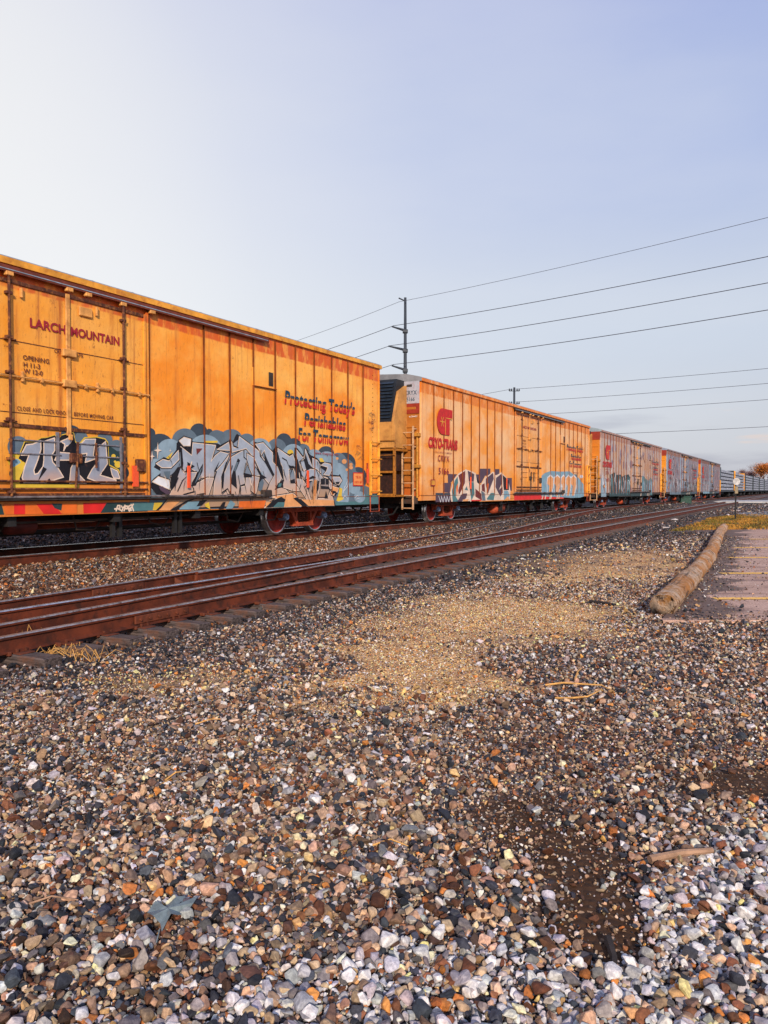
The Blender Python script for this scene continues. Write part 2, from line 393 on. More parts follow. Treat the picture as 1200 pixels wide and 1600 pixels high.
def mural_front(root):
    g = Spray(0)
    # cloud bank
    for (zb, x, y, r, m) in [(Z1,232,245,52,0),(Z1,130,440,95,0),(Z1,60,590,100,0),(Z1,330,400,150,0),(Z1,735,235,92,0),(Z1,845,235,36,0),(Z2,775,290,88,0),(Z2,890,330,72,0),
                         (Z3,0,470,86,0),(Z3,110,545,88,0),(Z3,420,600,112,0),(Z3,670,725,150,0),(Z3,850,880,112,0),(Z3,830,960,130,0),
                         (Z1,590,330,135,1),(Z1,920,300,88,1),(Z1,1080,315,112,1),(Z2,20,270,95,1),(Z2,140,270,112,1),(Z2,340,305,100,1),(Z2,690,375,112,1),(Z2,1010,400,70,1),
                         (Z3,250,640,108,1),(Z3,585,690,112,1),(Z3,650,820,170,1),(Z3,760,960,150,1),(Z3,930,1130,110,1)]:
        g.blob(zb, x, y, r, m)
    g.poly(Z1, [(215,470),(330,350),(500,330),(700,330),(1000,330),(1200,330),(1200,1045),(225,1050)], 1); g.up()
    g.poly(Z2, [(0,300),(300,290),(700,380),(1000,420),(1200,450),(1200,1075),(0,1075)], 1); g.up()
    g.poly(Z3, [(0,540),(300,560),(600,640),(750,760),(860,860),(940,1010),(1000,1150),(1130,1160),(1130,1225),(540,1290),(0,1290)], 1); g.up()
    g.poly(Z3, [(930,1150),(1000,1125),(1130,1120),(1135,1230),(930,1240)], 6); g.up()
    g.poly(Z3, [(540,1235),(1130,1225),(1130,1262),(540,1290)], 6); g.up()
    for (zb, x, y, r, m) in [(Z1,430,440,135,2),(Z1,800,440,180,2),(Z2,490,400,140,2),(Z2,880,450,122,2),(Z2,1130,480,90,2),(Z3,430,710,150,2),(Z3,560,860,150,2),(Z3,620,1010,120,2),(Z3,800,1050,80,2),(Z3,870,1170,75,2),(Z1,300,620,110,2),(Z1,290,760,90,2)]:
        g.blob(zb, x, y, r, m)
    g.poly(Z3, [(575,1235),(600,1050),(650,960),(720,950),(740,1100),(720,1240)], 2); g.up()
    for (x, y, r) in [(570,655,18),(665,695,32),(755,735,22),(755,775,26),(700,805,18)]: g.blob(Z3, x, y, r, 14)
    g.poly(Z3, [(600,1040),(640,1060),(630,1150),(660,1200),(590,1230),(560,1220),(590,1120)], 7); g.up()
    g.poly(Z3, [(330,650),(370,650),(410,720),(360,800),(350,720)], 7); g.up()
    g.poly(Z1, [(270,970),(360,965),(310,1050),(255,1045)], 7); g.up()
    g.poly(Z1, [(395,500),(465,440),(440,500),(400,530)], 7); g.blob(Z2, 850, 430, 36, 7); g.poly(Z1, [(800,325),(930,325),(930,345),(800,350)], 7); g.up()
    # black shadow silhouette of the whole word
    q = [(Z1,265,600),(Z1,300,548),(Z1,370,493),(Z1,425,518),(Z1,500,420),(Z1,503,350),(Z1,580,268),(Z1,600,290),(Z1,667,297),(Z1,670,333),(Z1,930,352),(Z1,960,368),(Z1,1050,320),(Z1,1068,290),(Z1,1082,355),(Z1,1118,270),
         (Z2,225,207),(Z2,280,255),(Z2,420,352),(Z2,432,302),(Z2,470,315),(Z2,527,297),(Z2,640,405),(Z2,688,345),(Z2,700,375),(Z2,840,450),(Z2,868,432),(Z2,893,500),(Z2,898,370),(Z2,930,375),(Z2,1000,465),(Z2,1022,365),(Z2,1100,450),
         (Z3,160,540),(Z3,215,610),(Z3,300,650),(Z3,345,700),(Z3,400,700),(Z3,490,710),(Z3,505,800),(Z3,480,870),(Z3,590,880),(Z3,605,862),(Z3,642,948),(Z3,606,1020),(Z3,592,1065),(Z3,550,1160),(Z3,505,1140),(Z3,548,1291),
         (Z2,0,1078),(Z1,285,1052),(Z1,435,900),(Z1,300,885),(Z1,222,800),(Z1,262,720),(Z1,350,650)]
    g.fill([g.P(*p) for p in q], 3); g.up()
    g.fill([g.P(*p) for p in [(Z1,330,560),(Z1,430,560),(Z1,540,440),(Z1,670,500),(Z1,690,400),(Z1,900,395),(Z1,1050,440),(Z2,170,330),(Z2,250,270),(Z2,450,410),(Z2,530,330),(Z2,650,460),(Z2,720,420),(Z2,850,490),(Z2,940,620),(Z2,1000,520),(Z3,200,700),(Z3,300,740),(Z3,440,850),(Z3,520,920),(Z3,600,920),(Z3,540,1080),(Z3,500,1120),(Z3,530,1288),(Z2,0,1060),(Z1,330,1040),(Z1,450,880),(Z1,340,760)]], 18); g.up()
    E = 5; SV = 4
    def s(zb, pts, m=SV):
        q_ = [g.P(zb, *p) for p in pts]; g.line(q_+[q_[0]], .055, 3); g.up(); g.poly(zb, pts, m, E, .016); g.up()
    s(Z1, [(290,562),(360,518),(425,535),(522,425),(528,520),(445,605),(350,605)])
    s(Z1, [(530,325),(580,287),(652,308),(645,378),(575,378)], 15)
    s(Z1, [(545,385),(662,478),(672,345),(912,372),(862,540),(905,480),(960,438),(1052,462),(985,560),(905,640),(892,700),(760,705),(660,790),(715,650),(625,600),(575,655),(560,560)])
    s(Z1, [(550,600),(580,660),(712,652),(655,800),(820,712),(890,712),(832,902),(425,905),(505,715),(442,700)])
    s(Z1, [(250,752),(312,698),(425,735),(442,838),(345,795)], 15)
    s(Z1, [(905,650),(985,560),(1048,475),(985,640),(965,760),(980,862),(1022,830),(1050,905),(885,905),(895,760)])
    s(Z1, [(925,415),(1045,340),(1060,425),(960,420)])
    s(Z2, [(62,700),(160,480),(325,385),(430,490),(335,520),(330,580),(300,690),(318,800),(255,830),(262,935),(130,940),(98,862),(52,905),(50,800)])
    s(Z2, [(160,300),(190,372),(230,372),(250,240),(470,405),(560,540),(655,700),(602,800),(520,700),(430,500),(330,380),(165,425)])
    s(Z2, [(340,440),(420,490),(425,545),(500,700),(410,700),(395,665),(345,560)])
    s(Z2, [(330,725),(410,705),(485,720),(455,870),(440,935),(250,940),(262,830),(320,820)])
    s(Z2, [(438,330),(530,312),(640,430),(640,535),(700,600),(745,728),(668,868),(765,830),(865,938),(545,938),(600,805),(660,700),(560,520),(545,400),(500,470),(488,400)])
    s(Z2, [(700,378),(838,475),(878,450),(928,602),(830,625),(838,755),(895,790),(975,880),(860,870),(760,832),(722,820),(745,770),(775,750),(758,600),(702,480)])
    s(Z2, [(912,385),(1000,495),(1030,400),(1110,600),(1195,660),(1195,755),(1110,700),(1000,752),(955,640),(930,500)])
    s(Z2, [(922,735),(990,740),(1032,800),(1105,1035),(1060,1010),(980,885),(935,810)])
    s(Z2, [(875,905),(925,940),(975,1060),(540,1074),(590,1030),(690,965),(600,950)], 14)
    s(Z3, [(62,700),(100,825),(180,795),(290,805),(372,905),(338,1000),(325,1100),(300,1190),(440,1188),(470,1085),(515,1200),(528,1288),(160,1288),(95,1195),(205,1262),(245,1235),(240,945),(150,955),(85,880)])
    s(Z3, [(352,745),(400,712),(480,732),(500,800),(462,882),(385,872),(425,820),(440,772)])
    s(Z3, [(500,902),(600,902),(632,950),(590,1010),(545,992)])
    s(Z3, [(492,1022),(590,1052),(568,1108),(490,1090)], 14)
    s(Z3, [(140,525),(235,770),(180,785),(120,820),(70,700),(130,650)])
    s(Z3, [(380,900),(430,905),(500,1000),(490,1060),(460,1060),(455,930)]); s(Z3, [(470,1090),(545,1105),(520,1150),(490,1140)], 14)
    s(Z3, [(235,650),(300,680),(340,740),(350,850),(300,800),(240,775)])
    g.poly(Z3, [(0,1200),(520,1215),(528,1290),(0,1293)], 14); g.up(); g.poly(Z2, [(250,1000),(560,990),(540,1074),(240,1074)], 9); g.up(); g.poly(Z2, [(560,1010),(930,1000),(960,1070),(560,1074)], 14); g.up()
    # inner black cuts
    def b(zb, pts, m=3): g.poly(zb, pts, m); g.up()
    b(Z2, [(160,690),(232,495),(258,520),(205,650),(222,855),(150,790)]); b(Z2, [(185,640),(215,540),(240,540),(200,650)], 1)
    b(Z1, [(540,390),(556,400),(570,560),(560,650),(545,600)]); b(Z1, [(595,380),(655,385),(655,460),(600,410)]); b(Z1, [(705,405),(770,405),(712,470)], 11)
    b(Z1, [(440,700),(510,600),(545,600),(505,715),(480,800),(440,850)]); b(Z1, [(365,645),(435,640),(420,730),(380,690)], 1)
    b(Z1, [(655,800),(660,760),(775,560),(770,640),(700,790)]); b(Z1, [(690,770),(740,640),(765,600),(740,700)], 1); b(Z1, [(612,545),(690,590),(615,640)])
    b(Z1, [(965,700),(1010,560),(1045,500),(1000,640),(985,840),(970,800)]); b(Z1, [(890,640),(950,530),(905,650)])
    b(Z2, [(300,665),(400,690),(392,720),(300,718)]); b(Z2, [(430,580),(520,690),(570,725),(510,740),(460,860),(490,700)]); b(Z2, [(490,640),(530,680),(515,695)], 2)
    b(Z2, [(480,780),(520,735),(535,780),(510,890),(468,870)], 1)
    b(Z2, [(540,420),(580,520),(660,690),(640,710),(545,540)]); b(Z2, [(655,440),(688,385),(720,500),(745,600),(770,740),(745,720),(700,600),(650,520)])
    b(Z2, [(660,868),(700,790),(775,745),(760,800),(765,832),(700,850)]); b(Z2, [(700,830),(712,790),(745,790),(735,828)], 6)
    b(Z2, [(828,575),(925,600),(840,622)]); b(Z2, [(840,760),(895,735),(905,790),(850,790)]); b(Z2, [(930,500),(960,620),(1000,745),(925,730),(905,640)])
    b(Z2, [(998,500),(1035,640),(1105,605),(1060,560),(1020,430),(1015,500)]); b(Z2, [(1000,755),(1110,700),(1150,720),(1020,760)])
    b(Z3, [(222,1090),(252,985),(300,945),(325,960),(318,1060),(290,1122),(240,1130)]); b(Z3, [(245,1000),(262,940),(290,940),(285,1150),(255,1250),(240,1240)], 14)
    b(Z3, [(395,1190),(415,1090),(445,1190)]); b(Z3, [(345,925),(402,925),(402,1002),(345,1002)]); b(Z3, [(412,925),(455,925),(455,1002),(412,1002)]); b(Z3, [(345,1020),(455,1030),(470,1065),(350,1060)])
    b(Z3, [(380,885),(450,900),(540,1000),(510,1000),(440,910)]); b(Z3, [(470,1080),(560,1105),(510,1130)]); b(Z3, [(540,970),(600,965),(585,1000),(552,995)]); b(Z3, [(10,620),(30,720),(45,860),(20,900),(0,800),(0,600)]); b(Z3, [(60,1195),(80,1200),(180,1288),(90,1288)])
    b(Z2, [(880,965),(925,950),(1035,1055),(990,1060)]); b(Z2, [(640,990),(740,945),(790,980),(760,1040),(620,1074),(555,1074)]); b(Z2, [(640,1070),(700,1010),(780,1010),(770,1070)], 6)
    b(Z1, [(222,800),(262,770),(318,820),(312,860),(290,885)]); b(Z1, [(312,800),(352,800),(440,860),(410,895),(330,840)], 12)
    b(Z1, [(420,1050),(600,950),(730,915),(560,990),(500,1050)]); b(Z1, [(520,1040),(620,960),(790,950),(720,1040)], 17); b(Z1, [(705,1010),(740,950),(820,940),(760,1000)]); b(Z1, [(935,1040),(980,965),(1010,960),(990,1040)])
    b(Z1, [(310,1050),(420,950),(540,950),(430,1050)], 14); b(Z1, [(790,985),(835,965),(850,1040),(800,1010)], 7); b(Z1, [(1010,1040),(1060,940),(1110,980),(1080,1045)], 17)
    # thin pen lines
    for zb, pts in [(Z1,[(510,850),(560,740),(600,700)]),(Z1,[(570,885),(680,855),(675,820),(655,790)]),(Z1,[(1165,790),(1150,900)]),(Z2,[(40,900),(110,850),(150,940)]),(Z2,[(265,940),(255,820),(310,800),(330,900)]),
                    (Z2,[(440,930),(380,880),(390,760)]),(Z2,[(545,920),(600,800)]),(Z2,[(1005,820),(1085,1030)]),(Z2,[(1120,730),(1115,1030)]),(Z2,[(1020,830),(1060,780),(1090,770)]),(Z3,[(100,820),(70,690),(150,680)]),
                    (Z3,[(300,700),(310,790)]),(Z3,[(320,700),(330,810)]),(Z3,[(300,1195),(290,1000)]),(Z2,[(500,400),(495,470),(560,560)]),(Z2,[(700,480),(690,540),(740,600),(740,700)]),(Z2,[(750,490),(800,520),(840,620)]),
                    (Z2,[(230,370),(180,350),(160,300)]),(Z2,[(300,400),(300,480),(340,520)]),(Z1,[(740,880),(800,870)])]:
        g.pl(zb, pts, .026, 3, True); g.up()
    rs_ = random.Random(77)
    for _ in range(46):
        u0, u1, za, zc = Wl(250, 760)[0], Wl(510, 760)[0], 1.0, 1.9
        x = rs_.uniform(u0, u1); z = rs_.uniform(za, zc); l = rs_.uniform(.12, .34); k_ = rs_.choice([-.35, -.2, .3, .5])
        g.line([(x, z), (x+l*k_*.5+rs_.uniform(-.03, .03), z-l*.5), (x+l*k_, z-l)], rs_.choice([.012, .02, .028]), rs_.choice([3, 3, 3, 5, 0]), True); g.up()
    for zb, pts in [(Z3,[(640,1120),(660,1040),(690,1000)]),(Z3,[(650,1090),(700,1030),(710,990)]),(Z3,[(640,1190),(665,1150),(700,1200)]),(Z3,[(800,1180),(830,1150),(850,1160)]),(Z3,[(820,1200),(860,1190)]),(Z3,[(680,1000),(700,960)])]:
        g.pl(zb, pts, .02, 15, True); g.up()
    for cx, cy, r in [(300,425,40),(240,487,28),(430,428,12)]:    # painted stars
        g.poly(Z1, [(cx,cy-r*2.2),(cx+r*.2,cy-r*.3),(cx+r,cy),(cx+r*.2,cy+r*.3),(cx-r*.1,cy+r*2.4),(cx-r*.25,cy+r*.3),(cx-r,cy),(cx-r*.2,cy-r*.3)], 5); g.up()
    # marker scribbles near the end ladder
    rnd = random.Random(4)
    for k in range(16):
        cx, cy = (rnd.uniform(990,1100), rnd.uniform(40,360)) if k < 10 else (rnd.uniform(830,910), rnd.uniform(500,690))
        g.pl(Z3, [(cx+rnd.uniform(-35,35), cy+rnd.uniform(-50,50)) for _ in range(4)], .008, 11 if k % 3 else 10); g.up()
    return g.build(root)

def mural_door(root):
    g = Spray(0, .052)
    for zb, x, y, r, m in [(Z4,250,480,165,1),(Z4,1080,310,165,0),(Z5,290,300,90,1),(Z5,600,330,110,1),(Z5,760,430,110,1),(Z5,780,600,130,0),(Z5,840,760,90,10),(Z4,200,700,110,7),(Z4,220,740,70,17),(Z4,200,900,90,10)]:
        g.blob(zb, x, y, r, m)
    g.poly(Z4, [(150,820),(340,700),(1200,500),(1200,1120),(160,1120)], 7); g.up()
    g.poly(Z5, [(640,380),(780,480),(880,620),(880,880),(600,880)], 10); g.up()
    for x, y, r in [(722,538,28),(775,560,14),(742,612,16),(780,650,44)]: g.blob(Z5, x, y, r, 7)
    sil = [(Z4,245,650),(Z4,345,395),(Z4,490,400),(Z4,620,335),(Z4,700,330),(Z4,830,290),(Z4,880,360),(Z4,935,290),(Z4,1120,250),(Z4,1150,400),(Z5,270,360),(Z5,330,285),(Z5,500,275),(Z5,610,300),(Z5,650,350),
           (Z5,668,650),(Z5,790,715),(Z5,850,850),(Z5,870,905),(Z4,260,1045),(Z4,262,960),(Z4,330,800),(Z4,350,720)]
    g.fill([g.P(*p) for p in sil], 7); g.up(4)
    g.fill([g.P(p[0], p[1]+(12 if p[1] < 500 else -6), p[2]+14) for p in sil], 3); g.up()
    def s(zb, pts, m=16, e=5): g.poly(zb, pts, m, e, .02); g.up()
    s(Z4, [(295,612),(378,452),(480,440),(603,388),(608,520),(560,680),(495,850),(510,912),(560,898),(640,790),(652,690),(652,400),(820,345),(822,540),(770,620),(790,720),(870,810),(960,955),(860,985),(690,1040),(340,1040),(312,960),(352,800),(420,610)])
    s(Z4, [(915,400),(1102,318),(1060,460),(1000,470),(962,545),(980,440)])
    s(Z4, [(865,600),(905,570),(1055,582),(1055,690),(822,690)])
    s(Z5, [(240,425),(345,312),(480,312),(450,530),(478,575),(342,622),(365,500),(250,515)])
    s(Z5, [(505,435),(615,342),(640,640),(540,792),(755,855),(755,898),(560,902),(372,830),(430,720),(522,600),(520,500)])
    s(Z5, [(682,695),(775,738),(808,840),(725,832),(700,780)])
    s(Z5, [(150,700),(200,600),(245,600),(262,790),(330,860),(355,900),(130,900)])
    g.up()
    for zb, pts in [(Z4,[(640,790),(700,830),(560,1020)]),(Z4,[(660,1040),(740,975),(780,1050)]),(Z5,[(160,400),(160,350),(100,410)]),(Z5,[(240,530),(300,600),(250,700)]),(Z5,[(560,760),(660,650),(690,760),(640,800)])]:
        g.poly(zb, pts, 3); g.up()
    g.zmin = .735
    return g.build(root)
def mural_sill(root):
    g = Spray(0, .006)
    def b(zb, pts, m): g.poly(zb, pts, m); g.up()
    b(Z4, [(-900,1180),(1400,1165),(1400,1330),(-900,1330)], 3)
    b(Z4, [(60,1180),(260,1175),(420,1210),(700,1215),(830,1270),(60,1275)], 7); b(Z4, [(390,1262),(700,1225),(820,1262),(700,1290)], 17); b(Z4, [(160,1180),(250,1175),(340,1215),(230,1200)], 6)
    b(Z4, [(730,1180),(930,1175),(870,1255)], 14); b(Z4, [(1050,1180),(1200,1175),(1130,1240)], 14)
    b(Z5, [(345,1080),(345,985),(400,990),(520,1085)], 13); b(Z5, [(370,1070),(372,1010),(455,1070)], 1); b(Z5, [(590,990),(830,1000),(850,1040),(640,1030)], 14)
    b(Z5, [(20,1140),(650,1130),(1200,1110),(1200,1080),(20,1105)], 1)
    b(Z5, [(840,1000),(1200,980),(1200,1110),(840,1120)], 1)
    b(Z4, [(-900,1372),(-20,1370),(20,1380),(60,1540),(-900,1550)], 10)
    b(Z4, [(50,1372),(1200,1372),(1200,1528),(85,1540)], 9)
    b(Z4, [(215,1372),(390,1372),(390,1535),(215,1538)], 8); b(Z4, [(560,1372),(840,1372),(960,1530),(680,1530)], 8); b(Z4, [(800,1368),(970,1368),(955,1480),(850,1440)], 10)
    b(Z5, [(340,1165),(655,1160),(570,1308),(345,1312)], 8); b(Z5, [(655,1160),(1200,1150),(1200,1290),(572,1306)], 10)
    b(Z5, [(1020,1150),(1200,1150),(1200,1225),(1100,1225)], 6)
    b(Z1, [(20,965),(420,965),(330,1050),(20,1055)], 6); b(Z1, [(270,970),(360,966),(310,1048),(255,1048)], 7)
    # white marker tag: R Y P E X
    for pts in [[(780,1270),(800,1200),(830,1200),(830,1235),(760,1245)],[(800,1240),(845,1262)],[(850,1205),(870,1240),(900,1195)],[(870,1240),(855,1275)],[(885,1270),(905,1205),(935,1210),(930,1240),(900,1240)],
                [(975,1195),(940,1215),(950,1262),(985,1262)],[(945,1238),(975,1232)],[(985,1185),(1012,1270)],[(1010,1180),(955,1275)]]:
        g.pl(Z5, pts, .03, 5); g.up()
    o = g.build(root, 'sill_graffiti'); return o
def mural_second(root):
    g = Spray(1)
    def b(pts, m, e=None): g.poly(Z6, pts, m, e, .05); g.up()
    for pts in [[(255,175),(380,180),(300,290),(255,300)],[(670,105),(825,105),(825,200),(670,200)],[(875,110),(945,110),(945,190),(875,190)],[(190,295),(300,295),(280,430),(190,420)],[(90,430),(290,430),(290,575),(90,578)],[(630,180),(760,190),(700,300),(640,280)],[(1010,230),(1112,230),(1112,400),(1010,400)]]: b(pts, 12)
    b([(95,435),(285,435),(285,470),(95,470)], 0)
    b([(285,430),(330,260),(400,165),(495,115),(605,150),(690,330),(755,225),(860,145),(895,200),(970,155),(1062,250),(1092,400),(1085,575),(300,577)], 5)
    for pts, m in [([(308,400),(350,260),(385,210),(392,300),(362,380),(362,480),(400,572),(318,572)],6),([(395,195),(490,130),(482,300),(402,465),(392,400),(420,300)],11),([(520,130),(608,180),(600,280),(535,280)],12),([(535,285),(600,285),(612,440),(570,540),(552,420)],6),
                   ([(622,370),(700,440),(712,540),(622,480)],11),([(382,562),(440,440),(515,435),(500,500),(440,572)],12),([(478,390),(515,320),(532,400)],6),([(708,320),(745,300),(752,420),(710,400)],11),([(762,240),(858,160),(868,240),(792,440),(762,330)],12),([(770,320),(800,300),(790,420)],9),
                   ([(765,520),(830,430),(888,430),(868,530)],6),([(900,230),(968,175),(980,290),(925,420),(892,350)],12),([(988,190),(1070,260),(1072,392),(1000,392)],3),([(1002,400),(1060,400),(1082,470),(1045,550),(1005,525)],17),([(700,400),(745,430),(760,560),(715,572)],1),
                   ([(555,525),(705,520),(700,575),(548,575)],8),([(895,530),(1000,525),(990,575),(880,575)],8),([(365,350),(388,300),(388,400),(372,480)],9),([(630,190),(690,320),(640,290)],3),([(920,410),(985,340),(990,430),(960,480)],12),([(450,520),(540,510),(520,572),(460,572)],14),([(1010,560),(1060,470),(1080,560)],14)]: b(pts, m)
    for x in (130, 165, 205, 240): g.pl(Z6, [(x,470),(x+25,560),(x+40,480)], .03, 15); g.up()
    for zb, pts in [(Z6,[(490,120),(500,300),(450,420),(400,470)]),(Z6,[(500,300),(545,430),(560,540)]),(Z6,[(620,170),(640,300),(690,350)]),(Z6,[(870,160),(890,300),(880,430)]),(Z6,[(975,160),(985,300),(1000,420),(960,500)]),(Z6,[(750,300),(760,440),(770,520)])]:
        g.pl(zb, pts, .09, 5); g.up()
    # right-hand pale piece
    def r(pts, m): g.poly(Z7, pts, m); g.up()
    r([(420,960),(470,915),(560,885),(700,895),(830,890),(880,930),(960,985),(1030,1080),(1038,1250),(980,1285),(860,1290),(420,1250),(425,1100)], 17)
    rnd = random.Random(7)
    for k in range(16): g.blob(Z7, rnd.uniform(450,1010), rnd.uniform(930,1230), rnd.uniform(15,38), rnd.choice([2,15,1]))
    for x, w in [(510,85),(610,85),(710,60),(780,70),(850,75)]:
        r([(x-10,1060),(x,980),(x+w*.5,945),(x+w,980),(x+w-5,1100),(x+w*.5,1240),(x+w*.2,1240),(x+w*.3,1100)], 14)
        g.pl(Z7, [(x,1240),(x-8,1060),(x,980),(x+w*.5,945),(x+w,985),(x+w,1120),(x+w*.6,1240)], .07, 15); g.up()
    for x in (620, 680, 740, 880): g.pl(Z7, [(x,1060),(x+20,1220),(x+45,1080)], .06, 5); g.up()
    return g.build(root)
def mural_rand(root, car, seed, spans, cols):
    """rows of tall spray letters on the far cars, laid out in metres along the wall"""
    g = Spray(car); rnd = random.Random(seed)
    for (s0, s1, z1, back, front, hi) in spans:
        n = max(2, int((s1-s0)/1.25)); top = []
        for k in range(n*2+1): top.append((s0+(s1-s0)*k/(n*2), z1+rnd.uniform(-.22, .12)))
        g.fill([(s0, .74)]+top+[(s1, .74)], back); g.up()
        for k in range(n):
            a = s0+(s1-s0)*(k+.08)/n; b = s0+(s1-s0)*(k+.92)/n; m = (a+b)/2; zt = z1-rnd.uniform(.1, .3); zb = .85
            P = [(a, zb), (a+.05, zt-.3), (m-.1, zt), (m+.1, zt-.25), (b-.05, zt), (b, zb+.2), (b-.2, zb), (m+.15, zb+.5), (m-.1, zb+.9), (a+.25, zb)]
            g.fill([(x+rnd.uniform(-.06, .06), z+rnd.uniform(-.08, .08)) for x, z in P], rnd.choice(front)); g.up()
            for _ in range(4):
                x = rnd.uniform(a, b); z = rnd.uniform(zb+.1, zt-.2)
                g.line([(x, z), (x+rnd.uniform(-.2, .3), z+rnd.uniform(.3, .8)), (x+rnd.uniform(0, .5), z+rnd.uniform(-.1, .5))], .05, hi); g.up()
    for _ in range(int(cols[0])):
        x = rnd.uniform(-10.5, 10.5); z = rnd.uniform(2.4, 4.2)
        if abs(x) < 1.9: continue
        g.line([(x, z), (x+rnd.uniform(-.4, .4), z+rnd.uniform(-.9, .5)), (x+rnd.uniform(-.2, .8), z+rnd.uniform(-.6, .6))], .07, rnd.choice(cols[1])); g.up()
    g.build(root)

# ------------------------------------------------------------------ rail truck (bogie)
_truck = {}
def truck(root, cx):
    t = bpy.data.objects.new('truck', None); COL.objects.link(t); t.parent = root; t.location = (cx, 0, 0)
    def part(key, name, maker, mats, par, loc=(0, 0, 0), smooth=False):
        if key not in _truck: 
            mb = MB(); maker(mb); o = mb.build(name, mats, par, smooth=smooth); _truck[key] = o.data
        else:
            o = bpy.data.objects.new(name, _truck[key]); COL.objects.link(o); o.parent = par
        o.location = loc; return o
    def fr(mb):
        w = .11
        mb.prism([(-1.0,.60),(-.70,.66),(-.42,.60),(-.40,.70),(.40,.70),(.42,.60),(.70,.66),(1.0,.60),(1.0,.48),(.70,.53),(.52,.50),(.40,.52),(-.40,.52),(-.52,.50),(-.70,.53),(-1.0,.48)], -w, w)
        for s in (-1, 1):
            mb.prism([(s*.62,.52),(s*.50,.52),(s*.28,.24),(s*.36,.18)], -w*.9, w*.9)
            mb.prism([(s*.30,.54),(s*.36,.54),(s*.36,.22),(s*.30,.22)], -w*.7, w*.7)
            mb.bevbox(s*.89-.13, s*.89+.13, -w*.9, w*.9, .37, .50, .02)
        mb.prism([(-.40,.14),(.40,.14),(.36,.24),(-.36,.24)], -w*1.1, w*1.1)
        mb.box(-.2, .2, -w*1.15, w*1.15, .56, .62)
    for sy in (-1, 1):
        f = part('frame', 'side_frame', fr, M['rustred'], t, (0, sy*1.02, .06))
        def sp(mb):
            for j in range(3):
                for k in range(5):
                    z = .25+k*.055; mb.tube([(-.17+j*.17+.07*math.cos(a), .07*math.sin(a), z+.01*a) for a in [i*math.pi/4 for i in range(9)]], .014, 5)
        part('spring', 'spring', sp, M['rust'], f, (0, -sy*.0, 0))
        for sx in (-1, 1):
            def bc(mb): lathe(mb, [(0,.02),(-.13,.02),(-.14,.07),(-.12,.085),(-.08,.10),(.10,.105),(.12,.02)], (0,0,0), n=20)
            o = part('cap', 'bearing_cap', bc, M['cap'], f, (sx*.89, sy*.05, .40))
            if sy > 0: o.rotation_euler = (0, 0, math.pi)
    for sx in (-1, 1):
        for sy in (-1, 1):
            def wh(mb):
                lathe(mb, [(.05,.03),(.05,.10),(.0,.12),(-.01,.30),(.02,.38),(.055,.40),(.055,.452),(-.05,.457),(-.075,.465),(-.085,.485),(-.10,.484),(-.10,.40),(-.05,.38),(-.04,.12),(-.09,.10),(-.09,.03)], (0,0,0), n=36, m=0)
                mb.m = [1 if 5*36 <= i < 10*36 else 0 for i in range(len(mb.m))]
            o = part('wheel', 'wheel', wh, [M['wheel'], M['steel']], t, (sx*.89, sy*.80, .457), smooth=True)
            o.rotation_euler = (0, 0, math.pi if sy < 0 else 0)
        def ax(mb): mb.tube([(0,-.85,0),(0,-.3,0),(0,.3,0),(0,.85,0)], [.09,.07,.07,.09], 12)
        part('axle', 'axle', ax, M['black'], t, (sx*.89, 0, .457))
    def bo(mb): mb.bevbox(-.2, .2, -1.0, 1.0, .42, .66, .03); mb.box(-1.1, 1.1, -.5, -.42, .28, .40); mb.box(-1.1, 1.1, .42, .5, .28, .40)
    part('bolster', 'bolster', bo, M['dark'], t)
    return t

